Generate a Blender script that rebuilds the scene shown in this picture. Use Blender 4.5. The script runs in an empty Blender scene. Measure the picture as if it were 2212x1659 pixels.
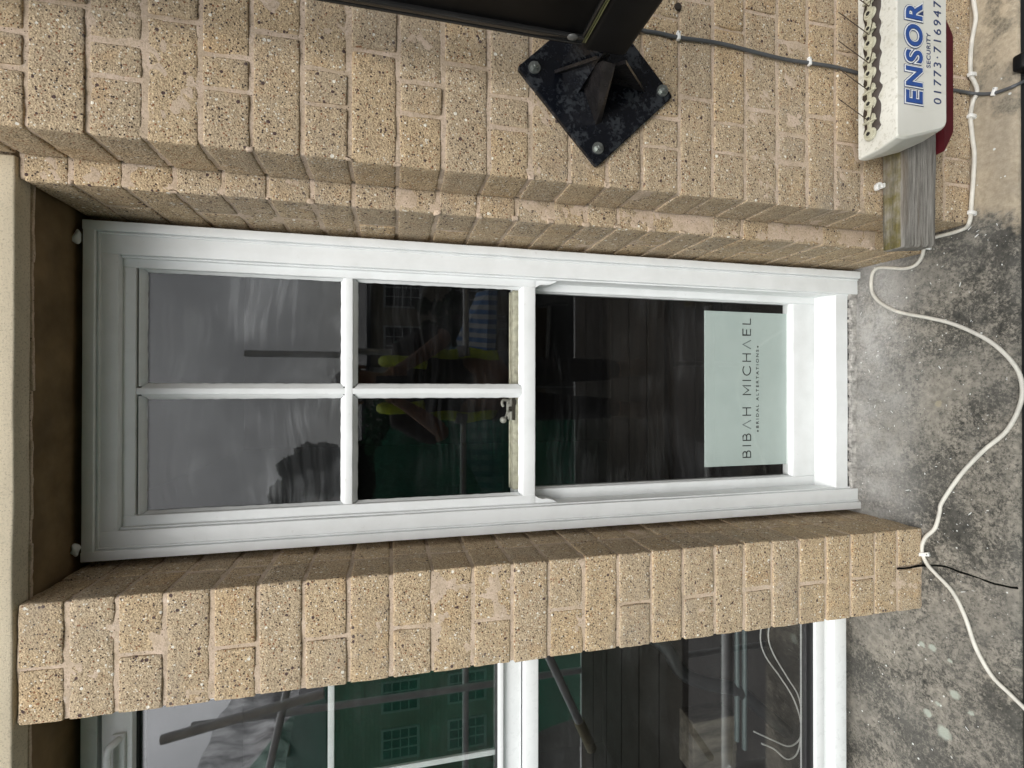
import bpy, bmesh, math, random
from mathutils import Vector, Matrix, noise
random.seed(7)
R = math.radians
S = bpy.context.scene
COL = S.collection

# ------------------------------------------------------------------ camera
F, TH, PSI, RHO = 1078.62, 0.23585, 0.00486, -0.0022954     # focal length in px of a 2212 px wide picture
FW = Vector((math.sin(PSI)*math.cos(TH), math.cos(PSI)*math.cos(TH), -math.sin(TH)))
_rt = Vector((math.cos(PSI), -math.sin(PSI), 0)); _dn = FW.cross(_rt)
RT = _rt*math.cos(RHO) + _dn*math.sin(RHO)
DN = -_rt*math.sin(RHO) + _dn*math.cos(RHO)
cam = bpy.data.cameras.new('camera'); camo = bpy.data.objects.new('camera', cam); COL.objects.link(camo)
M = Matrix.Identity(4)
for i in range(3):
    M[i][0], M[i][1], M[i][2] = DN[i], RT[i], -FW[i]
camo.matrix_world = M                       # a phone held sideways: the picture is turned a quarter
cam.sensor_width = 36; cam.lens = 36*F/2212; cam.clip_start = 0.02; cam.clip_end = 500
S.camera = camo

# ------------------------------------------------------------------ sky and sun
SUN_EL, SUN_AZ = 52, 190
W = bpy.data.worlds.new('World'); S.world = W; W.use_nodes = True
nt = W.node_tree; nt.nodes.clear()
def wn(t, **k):
    n = nt.nodes.new(t)
    for a, b in k.items(): setattr(n, a, b)
    return n
sky = wn('ShaderNodeTexSky', sky_type='NISHITA', sun_disc=False, sun_elevation=R(SUN_EL), sun_rotation=R(SUN_AZ), air_density=1.0, dust_density=3.0)
hs = wn('ShaderNodeHueSaturation'); hs.inputs['Saturation'].default_value = 0.22
nt.links.new(sky.outputs[0], hs.inputs['Color'])
tc = wn('ShaderNodeTexCoord'); nz = wn('ShaderNodeTexNoise'); nz.inputs['Scale'].default_value = 2.2; nz.inputs['Detail'].default_value = 6
mp = wn('ShaderNodeMapping'); mp.inputs['Rotation'].default_value = (.5, .7, .3); nt.links.new(tc.outputs['Generated'], mp.inputs[0]); nt.links.new(mp.outputs[0], nz.inputs['Vector'])
mr = wn('ShaderNodeMapRange'); mr.inputs[1].default_value = .3; mr.inputs[2].default_value = .7; mr.inputs[3].default_value = .62; mr.inputs[4].default_value = 1.3
nt.links.new(nz.outputs[0], mr.inputs[0])
mx = wn('ShaderNodeVectorMath', operation='SCALE'); nt.links.new(hs.outputs[0], mx.inputs[0]); nt.links.new(mr.outputs[0], mx.inputs['Scale'])
bg = wn('ShaderNodeBackground'); bg.inputs['Strength'].default_value = 0.115
nt.links.new(mx.outputs[0], bg.inputs[0])
wo = wn('ShaderNodeOutputWorld'); nt.links.new(bg.outputs[0], wo.inputs[0])
sl = bpy.data.lights.new('sun', 'SUN'); sl.energy = 1.4; sl.angle = R(42); sl.color = (1, .985, .96)
slo = bpy.data.objects.new('sun', sl); COL.objects.link(slo)
sd = Vector((math.sin(R(SUN_AZ))*math.cos(R(SUN_EL)), math.cos(R(SUN_AZ))*math.cos(R(SUN_EL)), math.sin(R(SUN_EL))))
slo.rotation_euler = sd.to_track_quat('Z', 'Y').to_euler()
S.view_settings.view_transform = 'Standard'; S.view_settings.look = 'None'; S.view_settings.gamma = 1
S.view_settings.exposure = 0.76
S.cycles.max_bounces = 10; S.cycles.transparent_max_bounces = 16

# ------------------------------------------------------------------ geometry helpers
def ray(px, py): return FW + DN*((px-1106)/F) + RT*((829.5-py)/F)
def at(px, py, Y):                          # photo measurement -> point in the vertical plane at depth Y
    d = ray(px, py); return d*(Y/d.y)
def atz(px, py, Z):
    d = ray(px, py); return d*(Z/d.z)
YG = 1.168
def refl(px, py, Yr):                       # where a thing seen mirrored in the panes really stands
    p = at(px, py, 2*YG-Yr); return Vector((p.x, Yr, p.z))

def empty(name, loc=(0, 0, 0), parent=None):
    o = bpy.data.objects.new(name, None); o.empty_display_size = .05
    COL.objects.link(o); o.location = loc; o.parent = parent
    return o
def tag(o, label=None, cat=None, group=None, kind=None):
    for k, v in (('label', label), ('category', cat), ('group', group), ('kind', kind)):
        if v: o[k] = v
    return o
def link(name, bm, mat, parent=None, smooth=False, ang=None):
    me = bpy.data.meshes.new(name); bm.normal_update(); bm.to_mesh(me); bm.free()
    if smooth:
        for p in me.polygons: p.use_smooth = True
        if ang: me.set_sharp_from_angle(angle=R(ang))
    o = bpy.data.objects.new(name, me); COL.objects.link(o)
    if mat:
        for m in (mat if isinstance(mat, (list, tuple)) else [mat]): me.materials.append(m)
    if parent:
        o.parent = parent
        l = Vector((0, 0, 0)); q = parent
        while q: l += q.location; q = q.parent
        o.location = -l
    return o

def box(bm, x0, x1, y0, y1, z0, z1, bev=0, mi=0, seg=2):
    vs = [bm.verts.new((x, y, z)) for x in (x0, x1) for y in (y0, y1) for z in (z0, z1)]
    fs = [bm.faces.new([vs[i] for i in f]) for f in ((0, 1, 3, 2), (4, 6, 7, 5), (0, 4, 5, 1), (2, 3, 7, 6), (0, 2, 6, 4), (1, 5, 7, 3))]
    for f in fs: f.material_index = mi
    if bev:
        es = list({e for f in fs for e in f.edges})
        r = bmesh.ops.bevel(bm, geom=es, offset=bev, segments=seg, affect='EDGES', profile=.5)
        for f in r['faces']: f.material_index = mi
    return vs

def ticks(a, b, r, step):
    n = max(1, int(round((b-a-2*r)/step)))
    return [a, a+.3*r, a+r] + [a+r+(b-a-2*r)*i/n for i in range(1, n)] + [b-r, b-.3*r, b]
def rough_box(bm, x0, x1, y0, y1, z0, z1, r=.004, step=.012, amp=(.0012, .0006), fr=(28, 110), var=None, seed=0, back=True):
    """box with rounded arrises and an uneven surface (one welded grid)"""
    lay = bm.verts.layers.float.get('var') or bm.verts.layers.float.new('var')
    X, Y, Z = ticks(x0, x1, r, step), ticks(y0, y1, r, step), ticks(z0, z1, r, step)
    lo = Vector((x0+r, y0+r, z0+r)); hi = Vector((x1-r, y1-r, z1-r)); v = {}
    off = Vector((seed*3.1, seed*1.7, seed*2.3))
    def g(i, j, k):
        key = (i, j, k)
        if key in v: return v[key]
        p = Vector((X[i], Y[j], Z[k]))
        q = Vector((min(max(p.x, lo.x), hi.x), min(max(p.y, lo.y), hi.y), min(max(p.z, lo.z), hi.z)))
        d = p-q
        if d.length > 1e-9: p = q+d.normalized()*r
        n = p*1.0
        if amp[0]: p = p+noise.noise_vector((n+off)*fr[0])*amp[0]
        if amp[1]: p = p+noise.noise_vector((n+off)*fr[1])*amp[1]
        w = bm.verts.new(p); w[lay] = var if var is not None else 0.5
        v[key] = w; return w
    nx, ny, nz_ = len(X)-1, len(Y)-1, len(Z)-1
    def quad(*a): bm.faces.new([g(*t) for t in a])
    for i in range(nx):
        for k in range(nz_):
            quad((i, 0, k), (i+1, 0, k), (i+1, 0, k+1), (i, 0, k+1))
            if back: quad((i, ny, k), (i, ny, k+1), (i+1, ny, k+1), (i+1, ny, k))
    for j in range(ny):
        for k in range(nz_):
            quad((0, j, k), (0, j, k+1), (0, j+1, k+1), (0, j+1, k))
            quad((nx, j, k), (nx, j+1, k), (nx, j+1, k+1), (nx, j, k+1))
    for i in range(nx):
        for j in range(ny):
            quad((i, j, 0), (i, j+1, 0), (i+1, j+1, 0), (i+1, j, 0))
            quad((i, j, nz_), (i+1, j, nz_), (i+1, j+1, nz_), (i, j+1, nz_))

def tube(bm, pts, r, seg=10, cap=True, radii=None):
    pts = [Vector(p) for p in pts]; rings = []; up = None
    for i, p in enumerate(pts):
        t = (pts[min(i+1, len(pts)-1)]-pts[max(i-1, 0)]).normalized()
        if up is None: up = t.orthogonal().normalized()
        up = (up-t*up.dot(t)).normalized(); s = t.cross(up); rr = radii[i] if radii else r
        rings.append([bm.verts.new(p+(up*math.cos(2*math.pi*a/seg)+s*math.sin(2*math.pi*a/seg))*rr) for a in range(seg)])
    for a, b in zip(rings, rings[1:]):
        for i in range(seg): bm.faces.new((a[i], a[(i+1) % seg], b[(i+1) % seg], b[i]))
    if cap: bm.faces.new(rings[0][::-1]); bm.faces.new(rings[-1])
def spline(pts, n=6):
    pts = [Vector(p) for p in pts]; P = [2*pts[0]-pts[1]]+pts+[2*pts[-1]-pts[-2]]; out = []
    for i in range(1, len(P)-2):
        for k in range(n):
            t = k/n; a, b, c, d = P[i-1:i+3]
            out.append(.5*((2*b)+(c-a)*t+(2*a-5*b+4*c-d)*t*t+(3*b-a-3*c+d)*t**3))
    out.append(pts[-1]); return out
def prism(bm, poly, d0, d1, ax='y', mi=0):
    """closed prism of a polygon (list of 2-D points) between two depths; ax = axis of extrusion"""
    def P(a, b, d): return {'y': (a, d, b), 'x': (d, a, b), 'z': (a, b, d)}[ax]
    A = [bm.verts.new(P(a, b, d0)) for a, b in poly]; B = [bm.verts.new(P(a, b, d1)) for a, b in poly]
    fs = [bm.faces.new(A), bm.faces.new(B[::-1])]
    for i in range(len(poly)):
        j = (i+1) % len(poly); fs.append(bm.faces.new((A[j], A[i], B[i], B[j])))
    for f in fs: f.material_index = mi
    bmesh.ops.recalc_face_normals(bm, faces=fs)
    return fs
def hull(bm, pts):
    vs = [bm.verts.new(p) for p in pts]; r = bmesh.ops.convex_hull(bm, input=vs)
    bmesh.ops.delete(bm, geom=[g for g in r['geom_interior'] if isinstance(g, bmesh.types.BMVert)], context='VERTS')
def hexbolt(bm, c, r, h, axis=Vector((0, -1, 0))):
    """washer and hexagon head on a face looking along axis"""
    q = axis.to_track_quat('Z', 'Y').to_matrix().to_4x4(); q.translation = c
    for n, rr, a, b in ((20, r*1.25, 0, h*.3), (6, r*.86, h*.3, h), (12, r*.45, h, h*1.3)):
        m = q @ Matrix.Translation((0, 0, (a+b)/2))
        bmesh.ops.create_cone(bm, cap_ends=True, segments=n, radius1=rr, radius2=rr*(.93 if n < 20 else 1), depth=b-a, matrix=m)
def text_mesh(name, s, size, mat, parent, loc, off=0, depth=.0004, space=1.0, xs=1, align='CENTER', shear=0, rot=None):
    cu = bpy.data.curves.new(name, 'FONT'); cu.body = s; cu.size = size; cu.offset = off; cu.extrude = depth/2
    cu.space_character = space; cu.align_x = align; cu.align_y = 'CENTER'; cu.shear = shear; cu.resolution_u = 6
    o = bpy.data.objects.new(name, cu); COL.objects.link(o)
    me = bpy.data.meshes.new_from_object(o.evaluated_get(bpy.context.evaluated_depsgraph_get()))
    bpy.data.objects.remove(o); bpy.data.curves.remove(cu)
    me.name = name
    me.transform(Matrix.Translation(loc) @ (rot or Matrix.Rotation(R(90), 4, 'X')) @ Matrix.Diagonal((xs, 1, 1, 1)))
    me.materials.clear(); me.materials.append(mat)
    r = bpy.data.objects.new(name, me); COL.objects.link(r)
    if parent:
        r.parent = parent; l = Vector((0, 0, 0)); q = parent
        while q: l += q.location; q = q.parent
        r.location = -l
    return r

# ------------------------------------------------------------------ materials
class N:
    def __init__(s, name):
        s.m = bpy.data.materials.new(name); s.m.use_nodes = True; s.t = s.m.node_tree; s.b = s.t.nodes['Principled BSDF']
        s.co = s.t.nodes.new('ShaderNodeTexCoord').outputs['Object']
    def n(s, t, ins=None, **k):
        x = s.t.nodes.new(t)
        for a, b in k.items(): setattr(x, a, b)
        for a, b in (ins or {}).items(): s.set(x.inputs[a], b)
        return x
    def set(s, i, v):
        if isinstance(v, bpy.types.NodeSocket): s.t.links.new(v, i)
        else:
            if hasattr(v, '__len__') and len(v) == 3 and i.type == 'RGBA': v = (*v, 1)
            i.default_value = v
    def noise(s, sc, det=4, rough=.55, vec=None, dist=0, out=0):
        return s.n('ShaderNodeTexNoise', {'Vector': vec or s.co, 'Scale': sc, 'Detail': det, 'Roughness': rough, 'Distortion': dist}).outputs[out]
    def voro(s, sc, feat='F1', vec=None, rnd=1.0):
        return s.n('ShaderNodeTexVoronoi', {'Vector': vec or s.co, 'Scale': sc, 'Randomness': rnd}, feature=feat)
    def rng(s, v, a, b, c=0., d=1., smooth=False):
        return s.n('ShaderNodeMapRange', {0: v, 1: a, 2: b, 3: c, 4: d}, interpolation_type='SMOOTHSTEP' if smooth else 'LINEAR').outputs[0]
    def mix(s, f, a, b, mode='MIX'):
        x = s.n('ShaderNodeMix', data_type='RGBA', blend_type=mode); s.set(x.inputs[0], f); s.set(x.inputs[6], a); s.set(x.inputs[7], b); return x.outputs[2]
    def math(s, op, a, b=0., c=0.):
        x = s.n('ShaderNodeMath', operation=op); s.set(x.inputs[0], a); s.set(x.inputs[1], b); s.set(x.inputs[2], c); return x.outputs[0]
    def ramp(s, v, stops, interp='LINEAR'):
        x = s.n('ShaderNodeValToRGB', {0: v}); e = x.color_ramp.elements; x.color_ramp.interpolation = interp
        while len(e) < len(stops): e.new(.5)
        for i, (p, c) in enumerate(stops): e[i].position = p; e[i].color = (*c, 1)
        return x.outputs[0]
    def scale(s, x, y, z, vec=None):
        return s.n('ShaderNodeVectorMath', {0: vec or s.co, 1: (x, y, z)}, operation='MULTIPLY').outputs[0]
    def sep(s, v=None): return s.n('ShaderNodeSeparateXYZ', {0: v or s.co}).outputs
    def bump(s, h, st, dist=.001, prev=None):
        x = s.n('ShaderNodeBump', {'Height': h, 'Strength': st, 'Distance': dist})
        if prev: s.set(x.inputs['Normal'], prev)
        return x.outputs[0]
    def out(s, col=None, rough=None, normal=None, spec=None, metal=None):
        for k, v in (('Base Color', col), ('Roughness', rough), ('Normal', normal), ('Specular IOR Level', spec), ('Metallic', metal)):
            if v is not None: s.set(s.b.inputs[k], v)
        return s.m
def plain(name, col, rough=.5, nb=None, metal=0, spec=.5, var=.12, sc=30):
    a = N(name); c = a.mix(a.rng(a.noise(sc, 5), .3, .7), [x*(1-var) for x in col], [min(1, x*(1+var)) for x in col])
    nrm = a.bump(a.noise(nb[0], 4), nb[1], nb[2]) if nb else None
    return a.out(c, a.rng(a.noise(sc*2.1, 3), .3, .7, rough*.85, min(1, rough*1.15)), nrm, spec, metal)

def brick_material():
    a = N('brick_aggregate')
    var = a.n('ShaderNodeAttribute', attribute_name='var').outputs['Fac']
    big = a.noise(9, 4)
    base = a.ramp(a.math('ADD', a.math('MULTIPLY', var, .7), a.math('MULTIPLY', big, .3)),
                  [(.15, (.435, .347, .242)), (.4, (.447, .352, .240)), (.6, (.458, .357, .237)), (.85, (.47, .359, .231))])
    orange = a.rng(a.noise(17, 4, dist=.4), .55, .75, 0, .3)
    base = a.mix(orange, base, (.50, .30, .13))
    fine = a.voro(600); fc = a.n('ShaderNodeSeparateColor', {0: fine.outputs['Color']}).outputs
    base = a.mix(1.0, base, a.ramp(fc[0], [(0, (.34, .30, .27)), (.10, (.58, .55, .50)), (.22, (.86, .83, .79)), (.5, (1, 1, 1)), (.85, (1.16, 1.15, 1.1)), (1, (1.5, 1.5, 1.45))]), 'MULTIPLY')
    mid = a.voro(310); mc = a.n('ShaderNodeSeparateColor', {0: mid.outputs['Color']}).outputs
    inside = a.math('LESS_THAN', mid.outputs['Distance'], a.rng(mc[2], 0, 1, .28, .55))
    white = a.math('MULTIPLY', a.math('GREATER_THAN', mc[0], .93), inside)
    dark = a.math('MULTIPLY', a.math('LESS_THAN', mc[0], .10), inside)
    brown = a.math('MULTIPLY', a.math('LESS_THAN', a.math('ABSOLUTE', a.math('SUBTRACT', mc[0], .5)), .035), inside)
    base = a.mix(white, base, (.70, .65, .54)); base = a.mix(dark, base, (.05, .036, .032)); base = a.mix(brown, base, (.24, .11, .055))
    peb = a.voro(115); pc = a.n('ShaderNodeSeparateColor', {0: peb.outputs['Color']}).outputs
    pin = a.math('LESS_THAN', peb.outputs['Distance'], a.rng(pc[2], 0, 1, .18, .36))
    base = a.mix(a.math('MULTIPLY', a.math('LESS_THAN', pc[0], .10), pin), base, (.085, .055, .05))
    base = a.mix(a.math('MULTIPLY', a.math('GREATER_THAN', pc[0], .955), pin), base, (.78, .74, .64))
    grime = a.rng(a.noise(6.5, 6, .7), .50, .72, 0, .45)
    base = a.mix(grime, base, (.26, .235, .20))
    base = a.mix(a.rng(a.noise(21, 6, .75, dist=.5), .60, .74, 0, .5), base, (.56, .46, .36))
    h = a.math('ADD', a.math('MULTIPLY', mid.outputs['Distance'], -.8), a.math('MULTIPLY', a.noise(700, 3), .8))
    nb = a.bump(h, .6, .0018); nb = a.bump(a.noise(75, 5, .7), .5, .004, nb)
    return a.out(base, .93, nb, .25)
def mortar_material():
    a = N('mortar_pink')
    c = a.mix(a.rng(a.noise(26, 5, .65), .35, .68), (.49, .385, .275), (.62, .49, .385))
    c = a.mix(a.rng(a.noise(48, 5, .65), .58, .75, 0, .8), c, (.70, .60, .51)); c = a.mix(a.rng(a.noise(300, 5, .8), .5, .62, 0, .65), c, (.26, .20, .135))
    v = a.voro(330); vc = a.n('ShaderNodeSeparateColor', {0: v.outputs['Color']}).outputs
    c = a.mix(a.math('MULTIPLY', a.math('LESS_THAN', vc[0], .05), a.math('LESS_THAN', v.outputs['Distance'], .35)), c, (.10, .07, .05))
    return a.out(c, .95, a.bump(a.noise(240, 6, .7), .55, .002), .2)
def paint_material():
    a = N('white_gloss_paint')
    c = a.mix(a.rng(a.noise(18, 5), .4, .7), (.80, .82, .82), (.74, .76, .755))
    c = a.mix(a.rng(a.noise(90, 3), .68, .76, 0, .35), c, (.60, .60, .56))
    n1 = a.bump(a.noise(1, 4, vec=a.scale(60, 60, 9)), .25, .002); n1 = a.bump(a.noise(150, 3), .2, .0012, n1)
    return a.out(c, .42, n1, .45)
def glass_material(name='window_glass', dust=.03, seedv=0, smear=1.0, f0=.031):
    """thin pane: 4 % mirror on each face, the rest clear, with wiped-on dust"""
    a = N(name); t = a.t; t.nodes.remove(a.b)
    geo = a.n('ShaderNodeNewGeometry')
    dt = a.n('ShaderNodeVectorMath', {0: geo.outputs['Normal'], 1: geo.outputs['Incoming']}, operation='DOT_PRODUCT').outputs['Value']
    cs = a.math('ABSOLUTE', dt); f = a.math('MULTIPLY_ADD', a.math('POWER', a.math('SUBTRACT', 1., cs), 5.), 1-f0, f0)
    gl = a.n('ShaderNodeBsdfGlossy', {'Roughness': .0, 'Color': (1, 1, 1)}); tr = a.n('ShaderNodeBsdfTransparent', {'Color': (.985, .99, .985)})
    m1 = a.n('ShaderNodeMixShader', {0: f, 1: tr.outputs[0], 2: gl.outputs[0]})
    sv = a.n('ShaderNodeVectorMath', {0: a.co, 1: (seedv, seedv*.3, seedv*.7)}, operation='ADD').outputs[0]
    warp = a.noise(3.5, 2, vec=sv, out=1)
    wv = a.n('ShaderNodeVectorMath', {0: sv, 1: a.n('ShaderNodeVectorMath', {0: warp, 'Scale': .09}, operation='SCALE').outputs[0]}, operation='ADD').outputs[0]
    st = a.noise(1, 4, .6, vec=a.scale(5, 5, 75, wv)); st2 = a.noise(1, 3, .5, vec=a.scale(4, 4, 10, wv))
    patch = a.rng(a.noise(5, 3, vec=sv), .42, .62, .12, 1, True)
    d = a.math('MULTIPLY', a.math('ADD', a.rng(st, .46, .62), a.rng(st2, .4, .66, 0, .7)), patch)
    blob = a.rng(a.noise(8.5, 6, .6, vec=wv), .5, .75, 0, .5 if dust > .05 else 0.)
    d = a.math('MULTIPLY', a.math('ADD', a.math('ADD', d, blob), .15), dust*smear)
    df = a.n('ShaderNodeBsdfDiffuse', {'Color': (.62, .64, .66)})
    m2 = a.n('ShaderNodeMixShader', {0: d, 1: m1.outputs[0], 2: df.outputs[0]})
    t.links.new(m2.outputs[0], t.nodes['Material Output'].inputs[0])
    return a.m
def ledge_material():
    a = N('lichen_stone'); x, y, z = a.sep()
    sp = a.noise(150, 6, .85); sp2 = a.noise(55, 6, .75, dist=.3); big = a.noise(5.2, 5, .6, dist=.5)
    tan = a.mix(a.rng(a.noise(70, 4), .35, .65), (.20, .185, .155), (.345, .315, .265))
    clean = a.mix(a.rng(a.noise(120, 5), .3, .7), (.40, .33, .235), (.54, .455, .335))
    dark = a.mix(a.rng(a.noise(90, 3), .3, .7), (.036, .036, .032), (.095, .09, .078))
    k = a.math('ADD', a.math('MULTIPLY', sp, .62), a.math('ADD', a.math('MULTIPLY', sp2, .35), a.math('MULTIPLY', big, .50)))
    c = a.mix(a.rng(k, .69, .79, 0, 1), dark, tan)
    # clean sandstone below the wall to the right of the window, with one dark growth
    edge = a.math('ADD', x, a.math('MULTIPLY', a.math('SUBTRACT', a.noise(14, 5, .6), .5), .10))
    edge = a.math('ADD', edge, a.math('MULTIPLY', a.math('SUBTRACT', y, .80), -.55))
    cm = a.rng(a.math('ADD', edge, a.math('MULTIPLY', a.math('SUBTRACT', sp2, .5), .12)), .335, .40, 0, 1, True)
    stain = a.rng(a.math('ADD', a.math('MULTIPLY', a.noise(9, 6, .7), 1.0), a.rng(x, .52, .66, 0, .16)), .60, .70, 0, .8)
    c = a.mix(cm, c, a.mix(stain, clean, a.mix(a.rng(sp, .42, .58), (.09, .085, .065), (.30, .26, .19))))
    # pale paint dust swept against the frame
    dm = a.math('MULTIPLY', a.rng(y, .92, 1.07, 0, 1, True), a.rng(a.math('ADD', a.noise(10, 6, .65), a.math('MULTIPLY', a.math('SUBTRACT', sp, .5), .5)), .36, .62, .25, .75))
    dm = a.math('MULTIPLY', dm, a.math('LESS_THAN', a.math('ABSOLUTE', x), .36))
    c = a.mix(dm, c, (.50, .49, .47)); c = a.mix(a.rng(a.noise(4, 6, .6), .4, .65, 0, .45), c, (.17, .165, .15))
    # paint spots and fine grit
    v = a.voro(75); vc = a.n('ShaderNodeSeparateColor', {0: v.outputs['Color']}).outputs
    spot = a.math('MULTIPLY', a.math('GREATER_THAN', vc[0], .955), a.math('LESS_THAN', v.outputs['Distance'], a.rng(vc[1], 0, 1, .06, .2)))
    c = a.mix(spot, c, (.66, .67, .64))
    # lichen rosettes
    wob = a.n('ShaderNodeVectorMath', {0: a.noise(60, 4, out=1), 'Scale': .018}, operation='SCALE').outputs[0]
    pv = a.n('ShaderNodeVectorMath', {0: a.co, 1: wob}, operation='ADD').outputs[0]
    for i, (px, py, rr) in enumerate(((2042, 1583, .021), (2062, 1500, .014), (2030, 1521, .010), (2008, 1541, .014), (2018, 1400, .011), (1995, 1391, .008), (2055, 1429, .007), (2098, 1540, .009), (2030, 872, .011), (2012, 1543, .008), (1945, 1700, .02))):
        p = atz(px, py, LZ(.85)); p.z = LZ(p.y)
        ds = a.n('ShaderNodeVectorMath', {0: pv, 1: p+Vector((.009, .009, .009))}, operation='DISTANCE').outputs['Value']
        col = (.40, .43, .37) if i != 8 else (.34, .30, .22)
        c = a.mix(a.rng(a.math('ADD', ds, a.math('MULTIPLY', a.math('SUBTRACT', sp, .5), .012)), rr*.55, rr*.85, .85, 0), c, col)
    h = a.math('ADD', sp, a.math('MULTIPLY', sp2, .5))
    nb = a.bump(h, .7, .004)
    return a.out(c, .95, nb, .2)
def lintel_material():
    a = N('sand_faced_lintel')
    c = a.mix(a.rng(a.noise(6, 4), .35, .65), (.62, .54, .40), (.70, .61, .455))
    g = a.noise(300, 6, .85)
    c = a.mix(a.rng(g, .53, .63, 0, .7), c, (.20, .155, .10)); c = a.mix(a.rng(g, .42, .32, 0, .6), c, (.66, .60, .47))
    c = a.mix(a.rng(a.noise(22, 5, .7), .55, .7, 0, .3), c, (.36, .33, .24))
    return a.out(c, .95, a.bump(g, .6, .002), .2)

YC, YB, YA = 1.125, .9608, .8564            # planes: window frame, recessed piers, main wall face
def LZ(y): return -1.262-(YC-y)*.055        # height of the sloping ledge top
MB, MM, MP = brick_material(), mortar_material(), paint_material()
ML, MT = ledge_material(), lintel_material()
G1 = glass_material('pane_glass', .075, 0.0); G2 = glass_material('pane_glass_clean', .007, 3.3); G3 = glass_material('pane_glass_mid', .010, 7.1)
BLACK = N('black_powder_coat')
_c = BLACK.mix(BLACK.rng(BLACK.noise(14, 5), .4, .7), (.005, .005, .0052), (.008, .008, .0085))
_v = BLACK.voro(70); _vc = BLACK.n('ShaderNodeSeparateColor', {0: _v.outputs['Color']}).outputs
_c = BLACK.mix(BLACK.math('MULTIPLY', BLACK.math('GREATER_THAN', _vc[0], .96), BLACK.math('LESS_THAN', _v.outputs['Distance'], .09)), _c, (.4, .4, .38))
BLACK = BLACK.out(_c, .5, BLACK.bump(BLACK.noise(300, 3), .1, .0005), .16)
def plate_material():
    a = N('mottled_black_steel')
    bloom = a.rng(a.math('ADD', a.math('MULTIPLY', a.noise(30, 4, .6), .5), a.math('MULTIPLY', a.noise(130, 5, .7), .5)), .5, .58)
    c = a.mix(bloom, (.005, .006, .009), (.030, .034, .039))
    c = a.mix(a.rng(a.noise(16, 5, .7), .62, .74, 0, .6), c, (.05, .028, .018))
    return a.out(c, a.rng(bloom, 0, 1, .22, .5), a.bump(a.noise(80, 5), .2, .002), .4)
MPL = plate_material()
ZINC = plain('zinc_bolt', (.34, .36, .34), .35, (200, .2, .001), .8)
UPVC = plain('white_upvc', (.78, .80, .80), .3, None, 0, .5, .03)
GASKET = plain('black_gasket', (.012, .012, .013), .5)
CREAM = plain('aged_cream_paint', (.42, .40, .31), .5, (120, .5, .003), 0, .4, .3, 60)
BROWN = plain('brown_soffit_paint', (.19, .13, .065), .7, (60, .3, .002), 0, .2, .3, 12)

# ================================================================== THE BUILDING
bld = tag(empty('brick_building', (0, YA, -5.0)), 'speckled buff brick wall with stone lintel, stained stone ledge and white sash window', 'building')

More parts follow.
